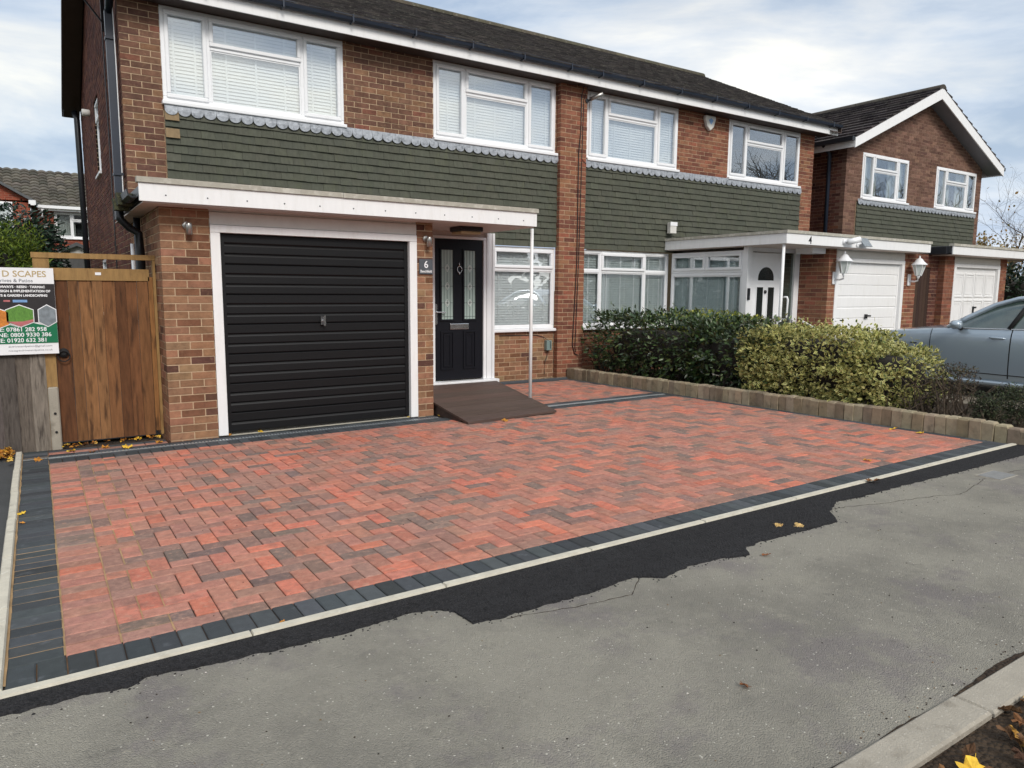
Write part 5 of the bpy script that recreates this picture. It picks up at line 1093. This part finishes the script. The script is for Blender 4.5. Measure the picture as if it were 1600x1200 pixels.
cg = pal_cols([(S(120, 132, 48), 2), (S(150, 156, 58), 2), (S(92, 108, 44), 1.5), (S(178, 176, 82), 1)], n); leaf_mesh('leaves', 'leaf_plain', P, Nn, NR.uniform(.03, .05, n), cg, .5, h2); core('shaded_twigs', (8.25, .55, .6), (.48, 1.35, .56), 'bark_dark', h2, k=.72, zmin=.2)
h3 = thing('variegated_bush', (7.4, -2.45, GB), 'large cream and green variegated bush behind the low block wall', 'bush')
Ps = [superpts(c_, r_, k_, e=.62, shell=(.76, 1.05), zmin=.20, lump=.10, ls=2.8, seed=s_) for c_, r_, k_, s_ in (((7.42, -2.15, .62), (.52, .95, .46), 9500, 11), ((7.36, -3.05, .52), (.44, .52, .40), 4200, 13), ((7.05, -1.75, .42), (.28, .50, .30), 1900, 14), ((7.02, -2.9, .38), (.26, .55, .26), 1800, 15), ((7.20, -1.50, .66), (.36, .42, .38), 2600, 16))]
P = np.concatenate([p for p, _ in Ps]); Nn = np.concatenate([q for _, q in Ps]); P, Nn = gaps(P, Nn, -.30, 6, .05, 9, .15, .3); n = len(P)
leaf_mesh('leaves', 'leaf_varieg', P, Nn+np.array([0, 0, .3]), NR.uniform(.030, .062, n), (.72+.28*np.clip(np.array([mnoise.noise(Vector(p*3.3)) for p in P])[:, None]*2.2+.9, 0, 1.6))*pal_cols([(S(104, 116, 58), 3), (S(80, 98, 50), 2), (S(140, 142, 78), 2.4), (S(176, 170, 104), 1.6), (S(116, 100, 66), .4)], n), .52, h3)
k = NR.rand(n) < .14; leaf_mesh('plain_leaves', 'leaf_plain', P[k]*1.0, Nn[k], NR.uniform(.03, .05, k.sum()), pal_cols([(S(62, 82, 44), 2), (S(46, 64, 36), 2)], k.sum()), .5, h3)
for c_, r_ in (((7.42, -2.15, .60), (.52, .95, .46)), ((7.36, -3.05, .5), (.44, .52, .4))): core('shaded_twigs', c_, r_, 'bark_dark', h3, e=.62, k=.68, zmin=.22)
mb = MB(); stems(mb, (7.25, -2.4, .03), (.3, 1.1, 0), .5, 44, .011, 6); mk('stems', mb, 'bark_dark', h3)
h4 = thing('bare_shrub', (7.2, -3.75, GB), 'straggly half bare brown shrub beside the silver car', 'shrub')
mb = MB(); stems(mb, (7.22, -3.75, .05), (.22, .26, 0), .62, 30, .010, 21); stems(mb, (7.05, -3.45, .05), (.12, .3, 0), .4, 26, .006, 22); mk('branches', mb, 'bark', h4)
P, Nn = superpts((7.3, -3.80, .56), (.24, .22, .19), 1500, e=.9, shell=(.4, 1.05), seed=23); Q, Qn = superpts((7.15, -3.50, .33), (.26, .36, .22), 700, e=.9, shell=(.3, 1.05), seed=24); P = np.concatenate([P, Q]); Nn = np.concatenate([Nn, Qn]); n = len(P)
leaf_mesh('leaves', 'leaf_dry', P, Nn, NR.uniform(.018, .032, n), pal_cols([(S(70, 62, 58), 3), (S(88, 82, 70), 2), (S(62, 68, 50), 1.5), (S(110, 98, 74), 1)], n), .4, h4)
for (cx, cy, cz, r_, lab, sd) in ((7.30, -4.17, .31, .16, 'small dull green tuft of shrub behind the end of the block wall', 31), (7.50, -4.36, .36, .19, 'small dark round shrub nearest the silver car sill', 32)):
    q = thing('small_shrub', (cx, cy, GB), lab, 'shrub'); P, Nn = superpts((cx, cy, cz), (r_, r_, r_), 2200, e=.9, shell=(.3, 1.08), zmin=.08, lump=.2, ls=5, seed=sd); n = len(P)
    leaf_mesh('leaves', 'leaf_plain', P, Nn, NR.uniform(.02, .034, n), pal_cols([(S(66, 74, 54), 3), (S(84, 92, 66), 2), (S(52, 54, 46), 2), (S(112, 108, 84), .8)], n), .4, q); mb = MB(); stems(mb, (cx, cy, .05), (.06, .06, 0), .3, 10, .008, sd); mk('stems', mb, 'bark', q)

# trees and shrubs
def branch_tree(mb, base, h, seed, levels=5, r0=.16, spread=.55, split=3, tips=None, sides=5, trunk=.3):
    rr = random.Random(seed)
    def grow(p, d, l, r, lev):
        q = p; dd = d.copy(); pts = [p]; rs = [r]; ns = 4
        for k in range(ns):
            dd = (dd+Vector((rr.gauss(0, .13), rr.gauss(0, .13), rr.gauss(.03, .07)))).normalized(); q = q+dd*l/ns; pts.append(q); rs.append(r*(1-.42*(k+1)/ns))
        mb.tube(pts, rs, sides if lev < 2 else (4 if lev < 3 else 3), caps=False)
        if lev >= levels:
            if tips is not None: tips.append((q, dd))
            return
        for k in range(split+(1 if lev > 0 else 1)):
            a = pts[rr.randint(1, ns)] if k else q; ax_ = dd.orthogonal(); ax_.rotate(Matrix.Rotation(rr.uniform(0, 6.283), 3, dd)); nd = (dd+ax_*rr.uniform(.5, 1.2)*spread*1.4+Vector((0, 0, .12))).normalized(); grow(a, nd, l*rr.uniform(.58, .82), r*.52, lev+1)
    grow(Vector(base), Vector((rr.uniform(-.05, .05), rr.uniform(-.05, .05), 1)), h*trunk, r0, 0)
t = thing('bare_tree', (26.9, 4.5, -.2), 'slender almost bare tree beside the gabled house at far right', 'tree')
mb = MB(); tips = []; branch_tree(mb, (26.9, 4.5, -.2), 8.4, 5, levels=5, r0=.055, tips=tips); mk('trunk', mb, 'bark', t); P = np.array([q for q, _ in tips]); D_ = np.array([d for _, d in tips]); k = NR.rand(len(P)) < .12; P, D_ = P[k], D_[k]
leaf_mesh('crown', 'leaf_dry', P, D_, NR.uniform(.08, .13, len(P)), pal_cols([(S(150, 116, 62), 2), (S(126, 110, 60), 1)], len(P)), .6, t)
t = thing('golden_tree', (38.9, 8.6, -.2), 'bushy golden brown autumn tree at the far right edge', 'tree')
mb = MB(); tips = []; branch_tree(mb, (38.2, 9.0, -.2), 8.6, 8, levels=4, r0=.14, tips=tips, trunk=.24); mk('trunk', mb, 'bark', t); P = np.array([q for q, _ in tips]); D_ = np.array([d for _, d in tips]); P = np.repeat(P, 9, 0)+NR.normal(size=(len(P)*9, 3))*.22; D_ = np.repeat(D_, 9, 0)
leaf_mesh('crown', 'leaf_plain', P, D_, NR.uniform(.10, .17, len(P)), pal_cols([(S(150, 122, 70), 3), (S(172, 142, 84), 2), (S(122, 112, 64), 2), (S(104, 106, 62), 1)], len(P)), .6, t)
t = thing('evergreen_shrub', (19.2, .6, 0), 'tall dark evergreen shrub right of the panelled white garage door', 'shrub')
P, Nn = superpts((19.3, .4, 1.0), (1.5, 1.1, 1.15), 6000, e=.8, shell=(.7, 1.06), zmin=.0, seed=41); n = len(P); leaf_mesh('leaves', 'leaf_laurel', P, Nn, NR.uniform(.07, .13, n), pal_cols([(S(40, 60, 42), 3), (S(54, 76, 52), 2), (S(30, 44, 34), 2)], n), .45, t); core('shaded_twigs', (19.3, .4, 1.0), (1.5, 1.1, 1.15), 'bark_dark', t, e=.8, k=.7)
t = thing('feathery_bush', (-1.6, 6.2, 0), 'bright green feathery conifer bush behind the sign board', 'bush')
P, Nn = superpts((-1.62, 6.2, 1.45), (.80, .7, 1.0), 11000, e=.8, shell=(.6, 1.06), zmin=.1, lump=.16, seed=51); n = len(P); leaf_mesh('leaves', 'leaf_plain', P, Nn+np.array([0, 0, .9]), NR.uniform(.05, .11, n), pal_cols([(S(108, 128, 46), 3), (S(132, 148, 60), 2), (S(78, 98, 38), 2.5), (S(54, 70, 32), 1.2)], n), .22, t); core('shaded_twigs', (-1.62, 6.2, 1.4), (.80, .7, 1.0), 'bark_dark', t, e=.8, k=.6)
t = thing('dark_shrub', (-1.0, 8.6, 0), 'dark blue green shrub beside the brick house wall beyond the gate', 'shrub')
P, Nn = superpts((-1.15, 8.4, 1.8), (.62, .6, 1.08), 7500, e=.9, shell=(.5, 1.08), zmin=.2, lump=.2, seed=61); n = len(P); leaf_mesh('leaves', 'leaf_laurel', P, Nn, NR.uniform(.07, .12, n), pal_cols([(S(38, 58, 46), 3), (S(52, 74, 58), 2), (S(28, 40, 34), 2)], n), .4, t); core('shaded_twigs', (-1.25, 8.4, 1.7), (.72, .6, 1.05), 'bark_dark', t, e=.9, k=.55)
mb0 = MB(); branch_tree(mb0, (0, 0, 0), 10.5, 77, levels=5, r0=.22, trunk=.27); tm = mb0.mesh('street_tree', 'bark', fix=False)
mb0 = MB(); branch_tree(mb0, (0, 0, 0), 11.5, 79, levels=5, r0=.24, trunk=.25); tm2 = mb0.mesh('street_tree', 'bark', fix=False)
for i, (tx, ty, rz_, s_, lab) in enumerate(((20.5, -8.5, 0, 1, 'first bare verge tree along the kerb, mirrored in the upper windows'), (26, -8.4, 1.3, 1.1, 'second bare verge tree along the kerb, mirrored in the upper windows'), (31.5, -8.6, 2.2, 1, 'third bare verge tree along the kerb, mirrored in the upper windows'),
    (37, -8.4, 3.1, 1.15, 'fourth bare verge tree along the kerb, mirrored in the upper windows'), (44, -8.6, 4.0, 1.1, 'fifth bare verge tree along the kerb, mirrored in the upper windows'), (36, -19, .7, 1.3, 'bare tree across the road, mirrored in the upper windows'), (52, -20, 5.2, 1.3, 'farthest bare tree across the road, mirrored in the upper windows'))):
    t = thing('street_tree', (tx, ty, -.1), lab, 'tree', 'bare street trees'); o = bpy.data.objects.new('trunk', tm if i % 2 else tm2); col.objects.link(o); o.location = (tx, ty, -.15); o.rotation_euler = (0, 0, rz_); o.scale = (s_, s_, s_); setparent(o, t)

PP, NN = [], []  # leafy mass added behind the camera: hides the mirrored horizon, darkens low sky
for i in range(16):
    P, Nn = superpts((-22+i*6.5, -21.5+R.uniform(-1, 1), 1.6), (4.2, 1.8, R.uniform(2.0, 3.4)), 900, shell=(.7, 1.06), zmin=0, lump=.15, ls=.5, seed=i*3); PP.append(P); NN.append(Nn)
P = np.concatenate(PP); Nn = np.concatenate(NN); n = len(P)
tag(leaf_mesh('backdrop', 'leaf_plain', P, Nn, NR.uniform(.5, .9, n), pal_cols([(S(62, 70, 44), 3), (S(84, 84, 54), 2), (S(48, 54, 38), 2), (S(120, 98, 60), .8)], n), .6), 'unseen leafy hedgerow along the far side of the road', None, None, 'stuff')
# ------------------------------------------------------------------ car
CX, CY0, CZ = 10.70, -.72, gz(10.7, -3)
car = thing('parked_car', (CX, CY0-2.3, CZ), 'silver blue saloon car parked on the concrete drive of number four', 'car')
ST = np.array([  # s, zlow, half width, shoulder z, top z
    (0, .36, .50, .56, .60), (.10, .24, .72, .66, .70), (.45, .19, .85, .78, .82), (.95, .19, .89, .86, .91), (1.45, .19, .90, .91, .975), (1.8, .19, .905, .935, .985), (2.5, .19, .91, .95, .96), (3.3, .19, .91, .97, .98), (3.9, .2, .90, .99, 1.03), (4.3, .22, .87, 1.0, 1.05), (4.55, .26, .80, .97, 1.0), (4.66, .36, .66, .84, .86)])
def cat(s):
    i = int(np.clip(np.searchsorted(ST[:, 0], s)-1, 0, len(ST)-2)); a, b = ST[i], ST[i+1]; f = (s-a[0])/(b[0]-a[0]); p = ST[max(i-1, 0)]; q = ST[min(i+2, len(ST)-1)]
    m0 = (b-p)/max(b[0]-p[0], 1e-6)*(b[0]-a[0]); m1 = (q-a)/max(q[0]-a[0], 1e-6)*(b[0]-a[0]); return (2*f**3-3*f**2+1)*a+(f**3-2*f**2+f)*m0+(-2*f**3+3*f**2)*b+(f**3-f**2)*m1
def section(s):
    _, zl, w, zs, zt = cat(s); K = [(0, zl), (w*.80, zl), (w*.95, zl+.05), (w*.985, zl+.16), (w*1.0, (zl+zs)*.5+.05), (w*.99, zs-.12), (w*.955, zs-.02), (w*.90, zs+.012), (w*.55, zs*.35+zt*.65), (0, zt)]
    out = []
    for i in range(len(K)-1):
        for k in range(3):
            f = k/3; p, a, b, q = K[max(i-1, 0)], K[i], K[i+1], K[min(i+2, len(K)-1)]
            out.append(tuple(.5*((2*a[j])+(-p[j]+b[j])*f+(2*p[j]-5*a[j]+4*b[j]-q[j])*f*f+(-p[j]+3*a[j]-3*b[j]+q[j])*f**3) for j in (0, 1)))
    return out+[K[-1]]
def cpt(s, x, z, off=0): return (CX+x, CY0-s, CZ+z)
mb = MB(); SS = list(np.linspace(0, 4.66, 60)); m_ = len(section(0)); vs = []
for s in SS:
    q = section(s); vs += [cpt(s, -x_, z_) for x_, z_ in q]+[cpt(s, x_, z_) for x_, z_ in q[-2:0:-1]]
w_ = 2*m_-2; mb.add(vs, [(i*w_+j, i*w_+(j+1) % w_, (i+1)*w_+(j+1) % w_, (i+1)*w_+j) for i in range(len(SS)-1) for j in range(w_)]+[tuple(range(w_)), tuple(range((len(SS)-1)*w_, len(SS)*w_))])
body = mk('body', mb, 'car_paint', car, True)
def side_patch(name, s0, s1, j0, j1, sgn, off, mat, parent, n=14):
    mb = MB(); vs = []
    for i in range(n+1):
        s = s0+(s1-s0)*i/n
        for j in range(j0, j1+1): x_, z_ = section(s)[j]; vs.append(cpt(s, sgn*(x_+off), z_))
    k = j1-j0+1; mb.add(vs, [(i*k+j, i*k+j+1, (i+1)*k+j+1, (i+1)*k+j) for i in range(n) for j in range(k-1)]); return mk(name, mb, mat, parent, True, fix=False)
for sgn in (-1, 1):
    for (s0, s1) in ((1.53, 2.56), (2.575, 3.50)):
        d = side_patch('door', s0, s1, 9, 20, sgn, .007, 'car_paint', car)
        gap = MB()
        for s in (s0-.006, s1+.006): gap.tube([cpt(s, sgn*(section(s)[j][0]+.002), section(s)[j][1]) for j in range(8, 21)], .006, 5)
        gap.tube([cpt(s, sgn*(section(s)[9][0]+.002), section(s)[9][1]-.006) for s in np.linspace(s0, s1, 8)], .006, 5); mk('door_gap', gap, 'rubber', d)
        hs = s1-.16; hx = section(hs)[17][0]; hz = .83
        mb = MB(); mb.lathe([(.0, 0), (.05, .001), (.055, .006)], 0, 0, 0, 14, axis='x'); mb.v = [(CX+sgn*(hx+.010+v[0]*.3), CY0-hs+v[1]*1.6, CZ+hz+v[2]*.7) for v in mb.v]; mk('handle_recess', mb, 'rubber', d)
        mb = MB(); mb.tube([cpt(hs-.10, sgn*(hx+.012), hz+.006), cpt(hs-.06, sgn*(hx+.038), hz+.008), cpt(hs+.06, sgn*(hx+.038), hz+.006), cpt(hs+.11, sgn*(hx+.012), hz+.004)], [.010, .014, .014, .010], 8); mk('handle', mb, 'car_paint', d, True)
    mb = MB(); mb.tube([cpt(s, sgn*(section(s)[6][0]+.012), section(s)[6][1]-.02) for s in np.linspace(1.1, 3.6, 12)], .035, 8); mk('sill_trim', mb, 'car_paint', car, True)
    mb = MB(); mb.box(*sorted((CX+sgn*(section(1.05)[14][0]+.004), CX+sgn*(section(1.05)[14][0]+.012))), CY0-1.34, CY0-1.24, CZ+.70, CZ+.715); mk('badge', mb, 'chrome', car)
# glasshouse
RF = [(1.72, .965, .80), (1.95, 1.13, .73), (2.25, 1.31, .645), (2.5, 1.395, .605), (2.8, 1.43, .59), (3.15, 1.425, .585), (3.5, 1.36, .60), (3.85, 1.21, .655), (4.12, 1.06, .72)]
mb = MB(); vs = []; k = 0
for (s, zr, hw) in RF:
    zb = section(s)[21][1]-.012; hb = .855
    if zr-zb < .06: hb = hw+.03
    row = [(-hb, zb), (-(hb*.45+hw*.55), zb+(zr-zb)*.55), (-hw, zr-.045), (-hw*.75, zr-.008), (-hw*.35, zr+.006), (0, zr+.01)]; row = row+[(-a, b) for a, b in row[-2::-1]]; vs += [cpt(s, a, b) for a, b in row]; k = len(row)
mb.add(vs, [(i*k+j, i*k+j+1, (i+1)*k+j+1, (i+1)*k+j) for i in range(len(RF)-1) for j in range(k-1)]); gh = mk('windows', mb, 'car_glass', car, True, fix=False)
mb = MB(); vs = []; rr_ = [r_ for r_ in RF if 2.2 < r_[0] < 3.6]
for (s, zr, hw) in rr_: row = [(-hw-.012, zr-.05), (-hw*.75, zr), (-hw*.35, zr+.014), (0, zr+.018), (hw*.35, zr+.014), (hw*.75, zr), (hw+.012, zr-.05)]; vs += [cpt(s, a, b) for a, b in row]
mb.add(vs, [(i*7+j, i*7+j+1, (i+1)*7+j+1, (i+1)*7+j) for i in range(len(rr_)-1) for j in range(6)]); mk('roof', mb, 'car_paint', car, True, fix=False)
for sgn in (-1, 1):
    mb = MB(); mb.tube([cpt(s, sgn*(hw+.008), zr-.035) for s, zr, hw in RF], [.05, .04, .036, .034, .034, .034, .04, .055, .06], 8); mk('pillar', mb, 'car_paint', car, True)
    mb = MB(); mb.tube([cpt(2.52, sgn*.862, .955), cpt(2.60, sgn*.75, 1.16), cpt(2.68, sgn*.62, 1.37)], .03, 6); mk('centre_pillar', mb, 'rubber', car, True)
    mb = MB(); mb.tube([cpt(s, sgn*.868, section(s)[21][1]-.004) for s in np.linspace(1.8, 3.9, 12)], .009, 6); mk('window_trim', mb, 'chrome', car, True)
    mb = MB(); mb.lathe([(.02, -.09), (.075, -.07), (.085, 0), (.07, .05), (.02, .07)], 0, 0, 0, 14, axis='y'); mb.v = [(CX+sgn*.99+v[0]*1.1, CY0-1.90+v[1]*.9, CZ+1.0+v[2]*.75) for v in mb.v]; mr_ = mk('wing_mirror', mb, 'car_paint', car, True); mb = MB(); mb.tube([cpt(1.92, sgn*.86, .945), cpt(1.92, sgn*.96, .965)], .028, 8); mk('mirror_arm', mb, 'rubber', mr_, True)
    for s in (.88, 3.72):
        x_ = sgn*section(s)[12][0]
        mb = MB(); mb.lathe([(.36, -.20), (.36, .003)] if sgn > 0 else [(.36, .20), (.36, -.003)], CX+x_, CY0-s, CZ+.33, 28, axis='x'); mk('wheel_arch', mb, 'rubber', car)
        wh = MB(); e0 = sgn*.012; wh.lathe([(.20, -.18*sgn), (.30, -.18*sgn), (.325, -.14*sgn), (.325, -.02*sgn), (.30, e0), (.225, e0), (.215, -.02*sgn)], CX+x_, CY0-s, CZ+.325, 30, axis='x'); wo_ = mk('wheel', wh, 'rubber', car, True)
        rm = MB(); rm.lathe([(.05, sgn*.012), (.05, -.02*sgn)], CX+x_, CY0-s, CZ+.325, 12, axis='x')
        for k_ in range(10): a = 2*math.pi*k_/10; rm.tube([(CX+x_+sgn*.006, CY0-s+.04*math.cos(a), CZ+.325+.04*math.sin(a)), (CX+x_-sgn*.002, CY0-s+.218*math.cos(a), CZ+.325+.218*math.sin(a))], .016, 6)
        mk('rim', rm, 'steel', wo_)
    mb = MB(); mb.lathe([(.0, 0), (.10, .01), (.11, .03)], 0, 0, 0, 14, axis='y'); mb.v = [(CX+sgn*.66+v[0]*1.2, CY0-.10-abs(v[0])*.5+v[1], CZ+.63+v[2]*.55) for v in mb.v]; mk('headlight', mb, 'lamp_glass', car, True)

# ------------------------------------------------------------------ fallen leaves
def star_leaf(seed):
    rr = random.Random(seed); mb = MB(); n = 20; rim = []
    for i in range(n):
        a = 2*math.pi*i/n; lobe = .55+.45*abs(math.cos(a*2.5))**.8; r_ = lobe*rr.uniform(.85, 1.1); rim.append((r_*math.cos(a), r_*math.sin(a), rr.uniform(-.05, .30)))
    mb.add([(0, 0, .06)]+rim, [(0, 1+i, 1+(i+1) % n) for i in range(n)]); mb.add([(-.02, 0, .05), (.02, 0, .05), (.05, -1.7, .02), (.02, -1.7, .02)], [(0, 1, 2, 3)]); return mb
pm('dead_leaf_o', src='obj', rough=.75, var=.3, vs=40, bump=.3, bs=90, spec=.25, spots=[(S(110, 66, 30), 30, .6, .72, .7)])
LM = [star_leaf(i).mesh('fallen_leaf', 'dead_leaf_o', fix=False) for i in range(5)]
YE, OR, BR = S(224, 184, 66), S(186, 128, 52), S(120, 80, 50)
PL = S(190, 158, 104)
for (x_, y_, s_, c_, lab) in (
    (-.381, -.045, .05, YE, 'bright yellow leaf on the drain grating in front of the gate'), (-.84, .06, .045, YE, 'yellow leaf at the foot of the fence spur'), (-.80, .30, .05, OR, 'orange leaf against the bottom of the gate, left side'), (-1.10, -.21, .05, OR, 'orange leaf lying across the left end of the drain'),
    (-.68, -.10, .03, BR, 'dull brown scrap of leaf on the red block by the drain'), (-.56, .08, .045, OR, 'curled orange leaf below the middle of the gate'), (-.10, .06, .04, OR, 'small orange leaf by the corner of the brick pier'), (-1.195, -2.06, .03, YE, 'small yellow leaf on the left charcoal border'), (-1.19, -2.3, .022, OR, 'tiny orange leaf on the left charcoal border beside the sand line'),
    (6.50, -3.60, .05, YE, 'yellow leaf at the foot of the block wall, nearer the ramp'), (6.50, -3.88, .055, YE, 'yellow leaf at the foot of the block wall, nearer the pavement'), (2.70, -5.0, .035, PL, 'pale curled leaf on the black tarmac, left of two'), (2.80, -5.07, .035, PL, 'pale curled leaf on the black tarmac, right of two'), (4.19, -4.73, .055, BR, 'brown curled leaf on the front edging joint'),
    (4.86, -4.29, .04, OR, 'rusty leaf on the red blocks near the front border'), (-.219, -4.637, .022, OR, 'tiny orange leaf on the front edging at left'), (3.38, -.83, .045, OR, 'orange leaf under the front lip of the ramp'), (2.955, -.06, .04, YE, 'yellow leaf beside the left side of the ramp'), (.873, .06, .04, YE, 'yellow leaf on the garage threshold'), (.55, .04, .04, OR, 'orange leaf at the left foot of the garage door frame'),
    (1.03, -6.10, .022, BR, 'small brown leaf on the old pavement'), (1.20, -6.79, .055, YE, 'large yellow leaf on the verge at the bottom edge'), (1.60, -6.76, .05, BR, 'brown leaf on the verge behind the kerb'), (2.22, -5.28, .026, BR, 'small brown leaf just below the tarmac patch'), (2.60, .05, .035, YE, 'yellow leaf at the right foot of the garage door frame'), (1.78, -6.71, .03, PL, 'pale yellow leaf tucked against the verge side of the kerb')):
    z_ = gz(x_, y_)+.008+(.012 if y_ < -4.65 and y_ > -4.75 else 0)
    tag(inst('fallen_leaf', R.choice(LM), None, (x_, y_, z_), (s_, s_*R.uniform(.6, 1), s_*R.uniform(.7, 1.6)), (R.uniform(-.25, .25), R.uniform(-.25, .25), R.uniform(0, 6.28)), jit(c_, .12)), lab, 'leaf', 'fallen autumn leaves')
def litter(name, label, n, fx, pal, smin, smax):
    mb = MB(); rr = random.Random(n)
    for i in range(n):
        x_, y_, h = fx(rr); s_ = rr.uniform(smin, smax); t_ = star_leaf(rr.randint(0, 400)); M_ = Matrix.Translation((x_, y_, gz(x_, y_)+h)) @ Matrix.Rotation(rr.uniform(0, 6.28), 4, 'Z') @ Matrix.Rotation(rr.gauss(0, .45), 4, 'X') @ Matrix.Rotation(rr.gauss(0, .4), 4, 'Y') @ Matrix.Diagonal((s_, s_*rr.uniform(.5, 1), s_*1.3, 1)); mb.add([M_ @ Vector(v) for v in t_.v], t_.f, pick(pal))
    return tag(mk(name, mb, 'brick_a', fix=False), label, None, None, 'stuff')
LP = [(OR, 3), (YE, 2), (BR, 2), (S(160, 104, 44), 2), (S(206, 168, 90), 1)]
litter('leaf_litter', 'drift of yellow and orange leaves at the foot of the fence left of the edging', 130, lambda r_: (-1.30-abs(r_.gauss(0, .22)), .34-abs(r_.gauss(0, .22)), .005+r_.uniform(0, .035)), LP, .028, .05)
litter('leaf_litter', 'scatter of leaves along the bottom of the garden gate', 26, lambda r_: (r_.uniform(-.9, -.05), .40-abs(r_.gauss(0, .04)), .008+r_.uniform(0, .01)), LP, .02, .04)
litter('leaf_litter', 'brown leaf litter on the bare verge behind the kerb', 420, lambda r_: (r_.uniform(-.5, 6), -6.70-abs(r_.gauss(0, .35)), .002+r_.uniform(0, .015)), [(S(104, 76, 54), 3), (S(82, 60, 46), 3), (S(134, 98, 66), 1.5), (S(182, 140, 70), .5)], .018, .045)
mb = MB(); rr = random.Random(4)                                  # grit and specks on the paving and pavement
for i in range(700):
    if i < 350: x_, y_ = rr.uniform(-1.2, 6.5), rr.uniform(-6.5, -4.8)
    elif i < 480: x_ = rr.uniform(-.5, 4); y_ = -6.53+abs(rr.gauss(0, .05))
    else: x_, y_ = rr.uniform(-1, 6.4), rr.uniform(-4.6, -.5)
    s_ = rr.uniform(.0015, .0042) if i < 480 else rr.uniform(.002, .005); z_ = gz(x_, y_)+.001; c = pick([(S(46, 40, 36), 3), (S(210, 205, 195), 1), (S(120, 100, 76), 1)]) if i < 480 else S(44, 34, 32)
    mb.add([(x_-s_, y_-s_*.8, z_), (x_+s_, y_-s_*.7, z_), (x_+s_*.8, y_+s_, z_), (x_-s_*.9, y_+s_*.8, z_), (x_, y_, z_+s_*.9)], [(0, 1, 4), (1, 2, 4), (2, 3, 4), (3, 0, 4)], c)
tag(mk('grit', mb, 'brick_a', fix=False), 'loose grit and dark specks on the paving and pavement', None, None, 'stuff')
